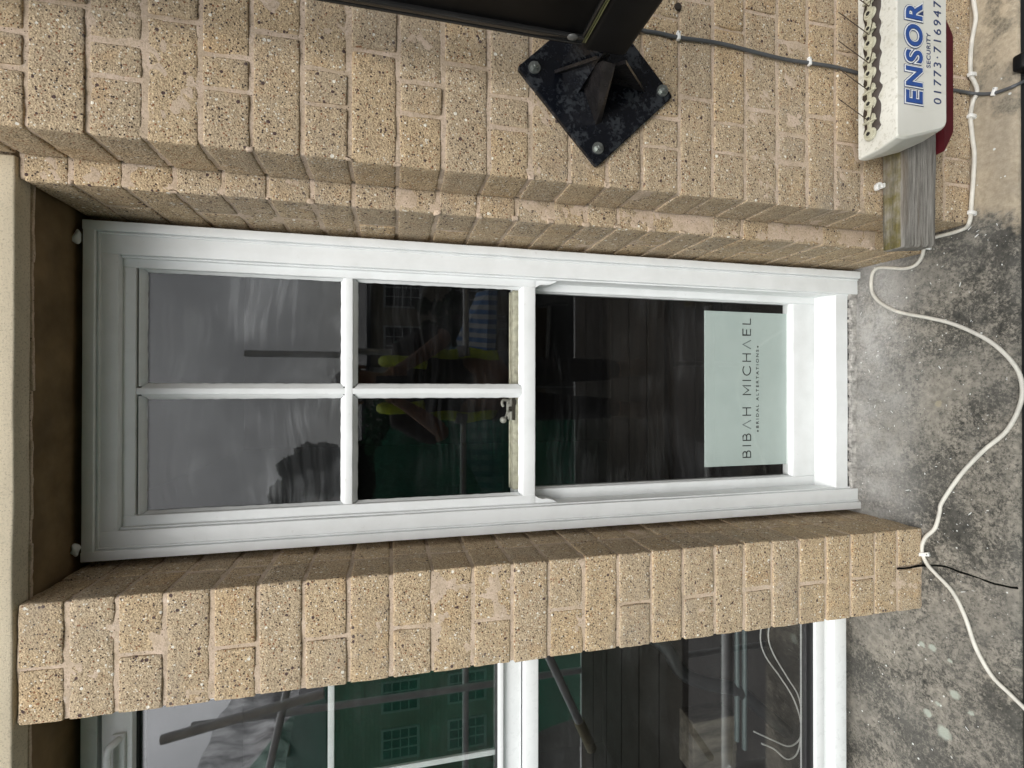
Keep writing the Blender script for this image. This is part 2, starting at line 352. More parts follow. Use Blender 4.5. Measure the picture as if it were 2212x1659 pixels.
# course heights read off both wall faces
Apx = [-310, -190, -70, 55, 188, 312, 433, 543, 653, 754, 860, 958, 1056, 1146, 1231, 1312, 1387, 1467, 1540, 1610, 1680, 1745, 1805, 1863, 1925, 1983, 2040, 2098]
Bpx = [-90, 25, 142, 250, 355, 458, 555, 655, 752, 845, 934, 1022, 1107, 1185, 1262, 1335, 1407, 1476, 1545, 1608, 1668, 1727, 1785, 1838, 1890, 1940, 1990]
zA = [at(p, 200, YA).z for p in Apx]; zB = [at(p, 1300, YB).z for p in Bpx]
zA[-1] = LZ(YA)-.002; zB[-1] = LZ(YB)-.002
LINT = .584
XE, XN, XW = .3704, .3305, -.3496            # main wall arris, right band arris, left pier arris
XP = -.5453                                  # outer arris of the left pier
J = .0032                                    # half a joint
def wall(parent):
    bm = bmesh.new(); b2 = bmesh.new(); sd = 0
    def brick(x0, x1, y0, y1, z0, z1, v=None, bm=bm):
        nonlocal sd; sd += 1
        v = random.random() if v is None else v
        jx, jz = random.uniform(-.0012, .0012), random.uniform(-.001, .001)
        dy = random.uniform(-.0015, .0015)
        rough_box(bm, x0+jx, x1+jx, y0+dy, y1, z0+jz, z1+jz, random.uniform(.0022, .0042), .011, (.0009, .0008), (30, 150), v, sd, back=False)
    # main wall face right of the window
    for k in range(len(zA)-1):
        zt, zb = zA[k]-J, zA[k+1]+J; n = k-3; x = XE
        seq = [.092, .055, .188] if n % 2 else [.192]
        i = 0
        while x < 1.25:
            w = seq[i] if i < len(seq) else (.192 if (i+n) % 4 else .098)
            w += random.uniform(-.004, .004)
            brick(x, x+w-2*J, YA, YB-.003, zb, zt); x += w; i += 1
    # recessed band beside the window and its reveal
    for k in range(len(zA)-1):
        if zA[k+1] > LINT: continue
        zt, zb = min(zA[k], LINT-.001)-J, zA[k+1]+J
        if zt-zb < .02: continue
        ys = [YB, YB+.105, YC+.06] if k % 2 else [YB, YC+.06]
        for a_, b_ in zip(ys, ys[1:]): brick(XN, XN+.10, a_+.0015, b_-(.006 if b_ < YC else 0), zb, zt, None)
    # pier left of the window
    for k in range(len(zB)-1):
        if zB[k+1] > LINT: continue
        zt, zb = min(zB[k], LINT-.001)-J, zB[k+1]+J
        xm = XP+(XW-XP)*.47+random.uniform(-.004, .004)
        if k == len(zB)-2: xm = at(1960, 1226, YB).x
        if (k-2) % 2:
            brick(XP, xm-J, YB, YB+.19, zb, zt, None, b2); brick(xm+J, XW, YB, YB+.10, zb, zt, None, b2); brick(xm+J, XW, YB+.107, YC+.06, zb, zt, None, b2)
        else:
            brick(XP, XW, YB, YB+.093, zb, zt, None, b2); brick(XP, XW, YB+.10, YC+.06, zb, zt, None, b2)
    link('brickwork', bm, MB, parent, True, 50); link('pier_brickwork', b2, MB, parent, True, 50)
    MO = [bmesh.new(), bmesh.new()]; mo = MO[0]
    for q_, (x0, x1, y0, y1, z0, z1) in enumerate(((XE, 1.27, YA, YB-.004, zA[-1], zA[0]), (XN, XN+.10, YB, YC+.058, zA[-1], LINT-.001), (XP, XW, YB, YC+.058, zB[-1], LINT-.001))):
        e = .0021
        rough_box(MO[q_ == 2], x0+e, x1-e, y0+e, y1-e, z0, z1, .004, .0075, (.0022, .0012), (26, 110), .5, 5, back=False)
    # smears of mortar dragged over the arrises
    for k in range(3, len(zA)-1):
        for X_, Y_ in ((XE, YA), (XN, YB)):
            if Y_ == YB and zA[k] > LINT-.02: continue
            if random.random() < .5:
                s = random.uniform(.005, .009)
                rough_box(mo, X_-.0008, X_+s, Y_-.0010, Y_+s, zA[k]-random.uniform(.004, .009), zA[k]+random.uniform(.004, .010), .003, .004, (.003, .0015), (90, 240), .5, k)
    link('mortar', mo, MM, parent, True); link('pier_mortar', MO[1], MM, parent, True)
wall(bld)

# lintel and soffit
bm = bmesh.new()
rough_box(bm, -3.2, XE-.0025, YB-.004, YB+.034, LINT, LINT+.40, .004, .03, (.001, .0004), (8, 90), .5, 1)
link('lintel', bm, MT, bld, True, 50)
bm = bmesh.new()
rough_box(bm, -3.2, XN+.06, YB+.0345, YC+.25, LINT+.006, LINT+.03, .002, .03, (.002, .0006), (12, 60), .5, 2)
link('soffit', bm, BROWN, bld, True, 50)
bm = bmesh.new()
for i in range(46):                                         # squeezed-out bedding lip behind the lintel edge
    x = -1.6+i*.043
    rough_box(bm, x, x+.047, YB+.032, YB+.0385, LINT-.0005-random.uniform(0, .003), LINT+.007, .0015, .012, (.0012, .0008), (60, 200), .5, i)
link('bedding_lip', bm, MM, bld, True)

# ledge
bm = bmesh.new(); nx, ny = 300, 48
X0, X1, Y0, Y1 = -2.6, 1.9, .775, 1.30
def lz(x, y):
    h = noise.noise(Vector((x*22, y*22, 1)))*.0016+noise.noise(Vector((x*80, y*80, 4)))*.0007
    return LZ(y)+h
rows = []
for j in range(ny+1):
    y = Y0+(Y1-Y0)*j/ny
    e = noise.noise(Vector((0, 0, 0)))
    rows.append([bm.verts.new((X0+(X1-X0)*i/nx, y+(noise.noise(Vector((i*.6, 3, 3)))*.0014 if j == 0 else 0), lz(X0+(X1-X0)*i/nx, y)-(.003 if j == 0 else 0))) for i in range(nx+1)])
rows[0:0] = [[bm.verts.new((v.co.x, Y0-.0025+noise.noise(Vector((i*.6, 3, 3)))*.0014, v.co.z-.006)) for i, v in enumerate(rows[0])]]
rows[0:0] = [[bm.verts.new((v.co.x, Y0-.002, LZ(Y0)-.011)) for v in rows[0]]]
rows[0:0] = [[bm.verts.new((v.co.x, Y0+.10, LZ(Y0)-.012)) for v in rows[0]]]
for a_, b_ in zip(rows, rows[1:]):
    for i in range(nx): bm.faces.new((a_[i], a_[i+1], b_[i+1], b_[i]))
link('ledge', bm, ML, bld, True, 50)
# crack through the foot of the pier and across the ledge
cr = [at(1938, 1229, YB-.0015), at(1966, 1226, YB-.0025), at(1990, 1222, YB-.004)]
for px, py in ((2000, 1222), (2016, 1221), (2042, 1224), (2075, 1236), (2108, 1246), (2142, 1259), (2175, 1267), (2190, 1269), (2197, 1270)):
    p = atz(px, py, LZ(.87)); p.z = LZ(p.y); d = ray(px, py); t = LZ(.87)/d.z
    for _ in range(6): t = LZ((d*t).y)/d.z
    p = d*t; p.z -= .0012; cr.append(p)
bm = bmesh.new(); cs = spline(cr, 5)
tube(bm, [p+noise.noise_vector(p*70)*.0012 for p in cs], .002, 6, True, [.0021+.0018*abs(noise.noise(p*30)) for p in cs])
link('crack', bm, plain('crack_black', (.006, .006, .005), .95, None, 0, .05), bld)
# wall of the shop below, down to the pavement, and body of the building behind
bm = bmesh.new()
box(bm, -3.2, 3.0, .86, 1.28, -4.6, LZ(.775)-.0135)
link('shopfront_wall', bm, plain('black_shopfront', (.012, .012, .012), .5), bld)
bm = bmesh.new(); box(bm, -3.4, 3.2, .779, 1.0, -2.0, LZ(.775)-.0125, .004)  # black board forming the dark strip under the ledge's front edge
link('under_ledge_board', bm, plain('black_board', (.012, .012, .013), .35), bld)
bm = bmesh.new()
box(bm, XN+.101, 3.0, YB+.002, 1.30, -1.30, 2.0); box(bm, 1.275, 3.0, YA+.002, YB+.001, -1.27, 2.0)
box(bm, -3.2, XN+.10, YB+.036, 1.30, LINT+.03, 2.0); box(bm, -3.2, XN+.10, YB+.002, YB+.035, LINT+.402, 2.0); box(bm, XN+.101-.3, XE-.003, YB-.0, YB+.035, LINT+.402, 2.0)
box(bm, XP+.006, XW-.006, YC+.061, 1.30, -1.30, LINT+.006)
link('backing_wall', bm, MB, bld)

# ------------------------------------------------------------------ sash window
win_o = None
def bars(name, mat, parent, boxes, r=.0025, amp=(.0005, .00022), step=.02, fr=(10, 90)):
    bm = bmesh.new()
    for i, b in enumerate(boxes): rough_box(bm, *b, r=r, step=step, amp=amp, fr=fr, var=.5, seed=i+1)
    return link(name, bm, mat, parent, True, 40)
def X_(px, py, Y): return at(px, py, Y).x
def Z_(px, Y, py=830): return at(px, py, Y).z
Yo, Yf, Yu, Yug, Yl, Ylg = 1.119, 1.128, 1.146, YG, 1.186, 1.204
xr, xl = .3195, -.3375                        # outer edges of the box frame
zt, zb_ = .5775, LZ(YC)+.001
fr_in_r = (X_(310, 553, Yf)+X_(1475, 614, Yf))/2; fr_in_l = (X_(310, 1140, Yf)+X_(1475, 1080, Yf))/2
fr_top = Z_(254, Yf)
s1 = .019                                      # width of the outer bead
win_o = bars('sash_window', MP, bld, [
    (xl, xl+s1, Yo, YC+.05, zb_-.012, zt), (xr-s1, xr, Yo, YC+.05, zb_-.012, zt), (xl+s1-.003, xr-s1+.003, Yo+.0007, YC+.05, zt-.021, zt-.0006),
    (xl+s1-.001, fr_in_l, Yf, YC+.11, zb_-.010, zt-.019), (fr_in_r, xr-s1+.001, Yf, YC+.11, zb_-.010, zt-.019), (fr_in_l-.001, fr_in_r+.001, Yf+.0006, YC+.11, fr_top, zt-.0195),
    # ovolo stop on the inner arris
    (fr_in_l-.0005, fr_in_l+.004, Yf+.009, YC+.11, zb_, fr_top), (fr_in_r-.004, fr_in_r+.0005, Yf+.009, YC+.11, zb_, fr_top),
    # thin quirk bead
    (xl+s1+.001, xl+s1+.005, Yf-.0028, Yf+.004, zb_-.006, zt-.022), (xr-s1-.005, xr-s1-.001, Yf-.0028, Yf+.004, zb_-.006, zt-.022), (xl+s1+.001, xr-s1-.001, Yf-.0025, Yf+.004, zt-.028, zt-.0235)], r=.002)
win_o['label'] = 'white painted timber sash window between the brick piers'
# timber sill of the window
bm = bmesh.new()
zs0, zs1, zs2 = Z_(1757, 1.19), Z_(1805, 1.138), Z_(1831, 1.137)
prof = [(1.30, zs0+.004), (1.186, zs0), (1.140, zs1+.002), (1.1372, zs1-.001), (1.1375, zs2), (1.30, zs2)]
a0, a1 = fr_in_l-.004, fr_in_r+.004
nseg = 40; rr = []
for i in range(nseg+1):
    x = a0+(a1-a0)*i/nseg
    rr.append([bm.verts.new((x, y+noise.noise(Vector((x*14, z*40, 2)))*.0008, z+noise.noise(Vector((x*14, y*40, 7)))*.0008)) for y, z in prof])
for a_, b_ in zip(rr, rr[1:]):
    for i in range(len(prof)): bm.faces.new((a_[i], a_[(i+1) % 6], b_[(i+1) % 6], b_[i]))
bm.faces.new(rr[0]); bm.faces.new(rr[-1][::-1])
bmesh.ops.recalc_face_normals(bm, faces=bm.faces[:])
link('window_sill', bm, MP, win_o)
bm = bmesh.new(); box(bm, a0, a1, 1.141, 1.29, LZ(1.14)-.002, zs2+.001)
link('sill_gap', bm, GASKET, win_o)
bm = bmesh.new()                               # crumbly filler between sill and stone
zf = Z_(1838, 1.131)
for i in range(75):
    x = xl+s1+.004+(xr-xl-2*s1-.012)*i/75
    rough_box(bm, x, x+.0086, 1.131, 1.16, LZ(1.13)-.003, zf+random.uniform(-.004, .002), .0015, .005, (.003, .0015), (60, 260), .5, 5)
link('sill_filler', bm, plain('grey_filler', (.40, .385, .36), .95, (150, .7, .004), 0, .2, .45, 60), win_o, True)

# upper sash
ugx = [(X_(450, 592, Yug)+X_(1000, 614, Yug))/2, (X_(500, 834, Yug)+X_(1000, 834, Yug))/2, (X_(500, 855, Yug)+X_(1000, 855, Yug))/2, (X_(320, 1106, Yug)+X_(1100, 1070, Yug))/2]
ugz = [Z_(314, Yug), Z_(742, Yug), Z_(768, Yug), Z_(1125, Yug-.004)]
zm = Z_(1157, Yu)                              # underside of the meeting rail
zrail = Z_(303, Yu)
gr, gm1, gm2, gl_ = ugx
bxs = [(gr-.001, fr_in_r+.012, Yu, Yu+.038, zm, fr_top+.012), (fr_in_l-.012, gl_+.001, Yu, Yu+.038, zm, fr_top+.012),
       (gl_, gr, Yu+.0004, Yu+.038, ugz[0]+.008, fr_top+.0115), (gl_-.0005, gr+.0005, Yu-.0005, Yu+.036, zm+.0002, ugz[3]),
       (gm2+.004, gm1-.004, Yu+.003, Yu+.036, ugz[3], ugz[0]+.009), (gl_, gr, Yu+.0026, Yu+.036, ugz[2]+.004, ugz[1]-.004)]
us = bars('upper_sash', MP, win_o, bxs, r=.0025, amp=(.0004, .0003), step=.014, fr=(16, 110))
# putty fillets round each of the four upper panes
def putty(parent, x0, x1, z0, z1, yf, yg, w=.007):
    bm = bmesh.new()
    cor = [(x0, z0), (x1, z0), (x1, z1), (x0, z1)]
    for e in range(4):
        (ax, az), (bx, bz) = cor[e], cor[(e+1) % 4]; L = math.hypot(bx-ax, bz-az); n = max(6, int(L/.007))
        inx, inz = [(0, 1), (-1, 0), (0, -1), (1, 0)][e]; prev = None
        for i in range(n+1):
            t = i/n; x, z = ax+(bx-ax)*t, az+(bz-az)*t
            ww = w*(1+.16*noise.noise(Vector((x*70, z*70, e*3)))); cut = min(ww, t*L, (1-t)*L)
            p = [bm.verts.new((x-inx*.004, yf+.0015, z-inz*.004)), bm.verts.new((x+inx*cut*.45, (yf+yg)/2-.001+noise.noise(Vector((x*90, z*90, 5)))*.001, z+inz*cut*.45)), bm.verts.new((x+inx*cut, yg-.0022, z+inz*cut))]
            if prev:
                for a_ in range(2): bm.faces.new((prev[a_], p[a_], p[a_+1], prev[a_+1]))
            prev = p
    bmesh.ops.recalc_face_normals(bm, faces=bm.faces[:])
    return link('putty', bm, MP, parent, True)
def pane(parent, x0, x1, z0, z1, yg, mat, name='glass_pane'):
    bm = bmesh.new(); box(bm, x0-.004, x1+.004, yg-.002, yg+.002, z0-.004, z1+.004)
    t1_, t2_ = random.uniform(-.006, .006), random.uniform(-.003, .003)
    for v in bm.verts: v.co.y += (v.co.x-(x0+x1)/2)*t1_+(v.co.z-(z0+z1)/2)*t2_
    return link(name, bm, mat, parent)
pans = [(gm1, gr, ugz[1], ugz[0], G1), (gl_, gm2, ugz[1], ugz[0], G1), (gm1, gr, ugz[3], ugz[2], G2), (gl_, gm2, ugz[3], ugz[2], G2)]
for x0, x1, z0, z1, g in pans:
    putty(win_o, x0-.001, x1+.001, z0-.001, z1+.001, Yu+.004, Yug, .0065); pane(win_o, x0, x1, z0, z1, Yug, g)
# sash horns below the meeting rail
for sx, xa in ((1, fr_in_r), (-1, fr_in_l)):
    h = zm-Z_(1207, Yu); w = .022
    pts = [(xa+sx*.008, zm+.002)]
    for i in range(15):
        t = i/14; c = w*(1-t)**.55*(1-.22*math.sin(math.pi*min(1, t*1.9))) if t < 1 else 0
        pts.append((xa-sx*c+sx*.0005, zm-h*t))
    pts.append((xa+sx*.008, zm-h))
    bm = bmesh.new(); prism(bm, pts if sx > 0 else pts[::-1], Yu+.0008, Yu+.036)
    link('sash_horn', bm, MP, win_o)

# lower sash (deeper)
lgx = [(X_(1200, 634, Ylg)+X_(1700, 656, Ylg))/2, (X_(1200, 1051, Ylg)+X_(1700, 1028, Ylg))/2]
lgz0 = Z_(1707, Ylg-.008)
zlt = Z_(1106, Yl+.012)                         # top of the lower sash, behind the upper panes
bxs = [(lgx[0]-.001, fr_in_r+.010, Yl, Yl+.04, zs0-.002, zlt-.002), (fr_in_l-.010, lgx[1]+.001, Yl, Yl+.04, zs0-.002, zlt-.002),
       (lgx[1], lgx[0], Yl+.0005, Yl+.04, zs0-.0015, lgz0)]
bars('lower_sash', MP, win_o, bxs, r=.004, amp=(.0006, .0003), step=.016, fr=(14, 110))
bars('lower_sash_rail', CREAM, win_o, [(lgx[1], lgx[0], Yl+.004, Yl+.046, zm-.004, zlt)], r=.004, amp=(.0010, .0009), step=.01, fr=(30, 130))
bm = bmesh.new(); box(bm, lgx[1]+.002, lgx[0]-.002, Yl+.0255, Yl+.030, zlt, zlt+.004, .001)
link('draught_strip', bm, CREAM, win_o)
pane(win_o, lgx[1], lgx[0], lgz0, zm-.002, Ylg, G3)
putty(win_o, lgx[1]-.001, lgx[0]+.001, lgz0-.001, zm+.010, Yl+.005, Ylg, .004)
# sash lock on the lower rail seen through the glass
lk = at(1106, 884, Yl+.02); lx, lz_ = lk.x, zlt
bm = bmesh.new()
box(bm, lx-.022, lx+.022, Yl+.008, Yl+.030, lz_-.001, lz_+.004, .0012)
box(bm, lx-.004, lx+.020, Yl+.012, Yl+.020, lz_+.004, lz_+.010, .001)
hk = [(lx+.018, Yl+.014, lz_+.006), (lx+.019, Yl+.010, lz_+.018), (lx+.012, Yl+.009, lz_+.021), (lx+.006, Yl+.009, lz_+.018)]
tube(bm, spline(hk, 4), .0028, 8)
tube(bm, spline([(lx-.004, Yl+.016, lz_+.008), (lx-.012, Yl+.013, lz_+.011), (lx-.019, Yl+.010, lz_+.016)], 4), .0022, 8)
bmesh.ops.create_uvsphere(bm, u_segments=14, v_segments=10, radius=.0068, matrix=Matrix.Translation((lx-.021, Yl+.010, lz_+.018)))
box(bm, lx+.004, lx+.012, Yl+.006, Yl+.010, lz_-.003, lz_+.012, .001); box(bm, lx-.020, lx-.006, Yl+.010, Yl+.022, lz_+.002, lz_+.009, .0015)
_c = Vector((lx, Yl+.02, lz_))
for v in bm.verts: v.co = _c+(v.co-_c)*1.22; v.co.y += .004
link('sash_lock', bm, plain('worn_brass_grey', (.36, .35, .31), .45, (200, .4, .001), .3), win_o, True, 40)
bm = bmesh.new()
for x0_, x1_, z0_, z1_ in ((-.026, .030, -.006, .0015), (-.004, .007, .0, .010), (.012, .024, -.008, .0)): box(bm, lx+x0_, lx+x1_, Yl+.0015, Yl+.0075, lz_+z0_, lz_+z1_, .001)
for v in bm.verts: v.co += noise.noise_vector(v.co*150)*.0012
kp = link('keeper', bm, plain('tarnished_brass', (.045, .038, .026), .5, (200, .4, .001), .4))
kp.parent = win_o
# blobs of white filler at the head
for px, py, s in ((166, 512, .011), (163, 1190, .010)):
    p = at(px, py, YC-.008); bm = bmesh.new()
    bmesh.ops.create_icosphere(bm, subdivisions=4, radius=1, matrix=Matrix.Translation(p) @ Matrix.Diagonal((s*1.25, s*.6, s*.62, 1)))
    for v in bm.verts: v.co += noise.noise_vector(v.co*90)*.004
    link('filler_blob', bm, MP, win_o, True)

# ------------------------------------------------------------------ second window, left of the pier
w2 = None
YU = 1.120
def Zl(px, Y): return at(px, 1560, Y).z
def plainboxes(name, mat, parent, bl, bev=.0018):
    bm = bmesh.new()
    for b in bl: box(bm, *b, bev=bev)
    return link(name, bm, mat, parent, True, 40)
zt2 = Zl(173, YU)
wx0, wx1 = -2.0, XP+.03                          # width of the opening
zA2, zB2, zC2 = Zl(210, YU), Zl(1160, YU), Zl(1826, YU)
w2 = plainboxes('casement_window', UPVC, bld, [
    (wx0, wx1, YU, YU+.06, zA2, zt2), (wx1-.05, wx1, YU, YU+.06, zC2+.001, zA2), (wx0, wx0+.05, YU, YU+.06, zC2+.001, zA2),
    (wx0, wx1-.05, YU+.003, YU+.06, Zl(1126, YU+.003), Zl(1088, YU+.003)),
    (wx0, wx1-.05, YU-.012, YU+.06, zB2, Zl(1133, YU-.012)),
    (wx0, wx1-.05, YU-.004, YU+.06, zC2, Zl(1803, YU-.004)), (wx0, wx1-.05, YU+.010, YU+.06, Zl(1804, YU+.01), Zl(1779, YU+.01)), (wx0, wx1-.05, YU+.006, YU+.06, Zl(1780, YU+.006), Zl(1762, YU+.006))])
w2['label'] = 'white plastic casement window left of the brick pier, scaffolding netting mirrored in it'
ys2 = YU-.010                                    # opening casement stands proud
zc0, zc1 = Zl(219, ys2), Zl(1074, ys2+.004)
gz0, gz1 = Zl(297, ys2+.02), Zl(1074, ys2+.02)
plainboxes('casement', UPVC, w2, [(wx0+.05, wx1-.045, ys2, YU+.05, gz0, zc0), (wx1-.11, wx1-.045, ys2+.0005, YU+.05, gz1, gz0), (wx0+.05, wx0+.1, ys2+.0005, YU+.05, gz1, gz0), (wx0+.05, wx1-.045, ys2+.0003, YU+.05, Zl(1088, ys2), gz1)])
for b_ in [(wx0+.04, wx1-.04, YU+.02, YU+.045, zc0-.002, zA2+.002), (wx0+.1, wx1-.11, YU+.006, YU+.03, gz0-.004, gz0+.001), (wx0+.1, wx1-.11, YU+.006, YU+.03, gz1-.001, gz1+.003), (wx0+.05, wx1-.05, YU+.014, YU+.03, Zl(1763, YU+.014), Zl(1742, YU+.014)), (wx0+.05, wx1-.05, YU+.016, YU+.04, zB2-.004, zB2+.001)]: plainboxes('gasket', GASKET, w2, [b_], .0006)
plainboxes('glazing_bar', UPVC, w2, [(wx0+.1, wx1-.11, YU+.022, YU+.03, Zl(722, YU+.022), Zl(708, YU+.022)), (X_(960, 1650, YU+.022), X_(960, 1638, YU+.022), YU+.0222, YU+.0298, gz1, gz0)], .001)
G4 = glass_material('casement_glass', .008, 11., 1.0, .12)
bm = bmesh.new(); box(bm, wx0+.1, wx1-.11, YU+.012, YU+.015, gz1, gz0); link('glass_pane', bm, G4, w2)
bm = bmesh.new(); box(bm, wx0+.05, wx1-.05, YU+.020, YU+.023, Zl(1745, YU+.02), zB2-.001); link('glass_pane', bm, G4, w2)
# handle
bm = bmesh.new(); hx0, hx1 = X_(245, 1604, ys2-.02), X_(245, 1690, ys2-.02); hz = Zl(243, ys2-.02)
p0 = [(hx0-.004, ys2-.002, hz-.006), (hx0-.003, ys2-.018, hz-.003), (hx0-.012, ys2-.027, hz+.004), (hx1+.02, ys2-.026, hz+.004), (hx1, ys2-.012, hz)]
tube(bm, spline(p0, 8), .0065, 12)
box(bm, hx1, hx0+.006, ys2-.008, ys2-.0003, hz-.014, hz+.008, .003)
link('handle', bm, UPVC, w2, True, 40)

# ------------------------------------------------------------------ rooms behind the glass
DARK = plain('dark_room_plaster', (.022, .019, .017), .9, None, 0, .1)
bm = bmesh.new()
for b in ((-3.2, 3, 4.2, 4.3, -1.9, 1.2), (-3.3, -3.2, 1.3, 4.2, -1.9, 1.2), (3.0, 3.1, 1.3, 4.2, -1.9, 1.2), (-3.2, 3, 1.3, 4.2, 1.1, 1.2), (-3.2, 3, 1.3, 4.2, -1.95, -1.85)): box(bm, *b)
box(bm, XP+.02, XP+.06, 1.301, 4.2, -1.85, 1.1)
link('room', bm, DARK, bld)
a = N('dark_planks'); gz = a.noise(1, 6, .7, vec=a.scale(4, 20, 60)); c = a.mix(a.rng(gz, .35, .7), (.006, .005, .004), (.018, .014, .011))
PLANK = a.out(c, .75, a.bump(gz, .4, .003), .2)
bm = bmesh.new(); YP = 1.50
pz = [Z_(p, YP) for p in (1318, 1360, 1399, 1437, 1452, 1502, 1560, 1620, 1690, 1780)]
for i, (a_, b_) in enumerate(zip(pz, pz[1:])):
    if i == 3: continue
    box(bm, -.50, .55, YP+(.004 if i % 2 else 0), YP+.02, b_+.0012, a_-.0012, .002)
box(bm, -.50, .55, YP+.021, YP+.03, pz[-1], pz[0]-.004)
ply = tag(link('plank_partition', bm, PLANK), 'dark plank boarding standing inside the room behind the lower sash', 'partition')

# sign behind the lower glass
YS = Ylg+.006
sx1, sx0 = X_(1600, 674, YS), X_(1600, 1006, YS); sz1, sz0 = Z_(1522.5, YS), Z_(1706, YS)-.02
sg = tag(empty('window_sign', ((sx0+sx1)/2, YS, sz0)), 'pale green grey sign lettered in black behind the lower sash glass', 'sign')
a = N('frosted_card'); c = a.mix(a.rng(a.noise(12, 3), .3, .7), (.43, .50, .48), (.47, .54, .52)); c = a.mix(a.rng(a.noise(50, 4), .62, .8, 0, .25), c, (.56, .62, .60))
bm = bmesh.new(); box(bm, sx0, sx1, YS, YS+.003, sz0, sz1, .0006); link('card', bm, a.out(c, .5, None, .4), sg)
INK = plain('black_ink', (.012, .014, .014), .5)
GREYINK = plain('grey_ink', (.16, .19, .19), .5)
def strokes(name, word, x0, x1, z0, z1, mats):
    """thin upright sans capitals drawn as strokes; each letter is a unit box"""
    arc = lambda cx, cz, rx, rz, a0, a1, n=14: [(cx+rx*math.cos(R(a0+(a1-a0)*i/n)), cz+rz*math.sin(R(a0+(a1-a0)*i/n))) for i in range(n+1)]
    Ls = {'B': (.62, [[(0, 0), (0, 1), (.36, 1)]+arc(.36, .765, .2, .235, 90, -90, 8)+[(0, .53)], [(0, .53), (.4, .53)]+arc(.4, .265, .22, .265, 90, -90, 8)+[(0, 0)]]),
          'I': (.0, [[(0, 0), (0, 1)]]), 'H': (.72, [[(0, 0), (0, 1)], [(.72, 0), (.72, 1)], [(0, .53), (.72, .53)]]),
          'V': (.8, [[(0, 0), (.4, 1), (.8, 0)]]), 'M': (.86, [[(0, 0), (0, 1), (.43, .25), (.86, 1), (.86, 0)]]),
          'C': (.84, [arc(.5, .5, .5, .5, 42, 318, 22)]), 'E': (.56, [[(.56, 1), (0, 1), (0, 0), (.56, 0)], [(0, .52), (.5, .52)]]), 'L': (.5, [[(0, 1), (0, 0), (.5, 0)]])}
    H = z1-z0; xs = []; cur = 0; gap = .52
    for ch in word:
        if ch == ' ': cur += .95-gap+.35; continue
        xs.append((ch, cur)); cur += Ls[ch][0]+gap
    tot = cur-gap; kx = (x1-x0)/tot; bms = [bmesh.new(), bmesh.new()]
    th = H*.12
    for ch, cx in xs:
        bm = bms[1 if ch == 'V' else 0]
        for st in Ls[ch][1]:
            P = [Vector((x0+(cx+u)*kx, 0, z0+w*H)) for u, w in st]; Lf = []; Rt = []
            for i, p in enumerate(P):
                d = (P[min(i+1, len(P)-1)]-P[max(i-1, 0)]).normalized(); nn = Vector((-d.z, 0, d.x))
                if 0 < i < len(P)-1:
                    d1 = (P[i]-P[i-1]).normalized(); k = max(.5, abs(nn.dot(Vector((-d1.z, 0, d1.x)))))
                else: k = 1
                e = d*(th/2)*(0 if len(P) > 12 else 1)
                q = p-(e if i == 0 else Vector())+(e if i == len(P)-1 else Vector())
                Lf.append(q+nn*th/2/k); Rt.append(q-nn*th/2/k)
            for yy, flip in ((YS-.0005, 0),):
                A = [bm.verts.new((v.x, yy, v.z)) for v in Lf]; B = [bm.verts.new((v.x, yy, v.z)) for v in Rt]
                for i in range(len(P)-1): bm.faces.new((A[i], A[i+1], B[i+1], B[i]))
    for bm, m in zip(bms, mats):
        r = bmesh.ops.extrude_face_region(bm, geom=bm.faces[:]); bmesh.ops.translate(bm, vec=(0, .0004, 0), verts=[g for g in r['geom'] if isinstance(g, bmesh.types.BMVert)])
        link(name, bm, m, sg)
YT = YS-.0005
strokes('lettering', 'BIBVH MICHVEL', X_(1613, 988, YT), X_(1613, 689, YT), Z_(1621.5, YT), Z_(1605, YT), (INK, GREYINK))
xm_ = (X_(1636, 931, YT)+X_(1636, 749, YT))/2; wd = X_(1636, 749, YT)-X_(1636, 931, YT)
t = text_mesh('lettering', 'BRIDAL ALTERTATIONS', .0125, INK, sg, Vector((xm_, YT, Z_(1636.5, YT))), .0001, .0004, 1.5)
bb = [v.co.x for v in t.data.vertices]; k = wd*.93/(max(bb)-min(bb)); cx = (max(bb)+min(bb))/2
for v in t.data.vertices: v.co.x = xm_+(v.co.x-cx)*k
for sx in (X_(1637, 931, YT), X_(1637, 749, YT)):
    bm = bmesh.new()
    bmesh.ops.create_cone(bm, cap_ends=True, segments=16, radius1=.0026, radius2=.0026, depth=.0004, matrix=Matrix.Translation((sx, YT, Z_(1637, YT))) @ Matrix.Rotation(R(90), 4, 'X'))
    link('dot', bm, INK, sg)
#STAGE2
# ================================================================== FIXED TO THE WALL
def clip(parent, p, d, mat, s=1.0, nrm=Vector((0, -1, 0))):
    """nail-in cable clip over a cable running along d"""
    d = d.normalized(); u = nrm.cross(d).normalized(); q = Matrix((u, d, nrm)).transposed().to_4x4(); q.translation = p
    bm = bmesh.new()
    box(bm, -.0062*s, .0062*s, -.0034*s, .0034*s, -.003, .0052*s, .0016)
    box(bm, .005*s, .0115*s, -.0036*s, .0036*s, -.003, .0042*s, .0012)
    bmesh.ops.transform(bm, matrix=q, verts=bm.verts[:])
    o = link('cable_clip', bm, mat, parent, True, 40)
    bm = bmesh.new(); bmesh.ops.create_cone(bm, cap_ends=True, segments=10, radius1=.0013*s, radius2=.0011*s, depth=.0016, matrix=q @ Matrix.Translation((.0085*s, 0, .0046*s)))
    nl = link('nail', bm, ZINC); nl.parent = o
    return o
CLIPW = plain('white_clip', (.78, .78, .75), .4)

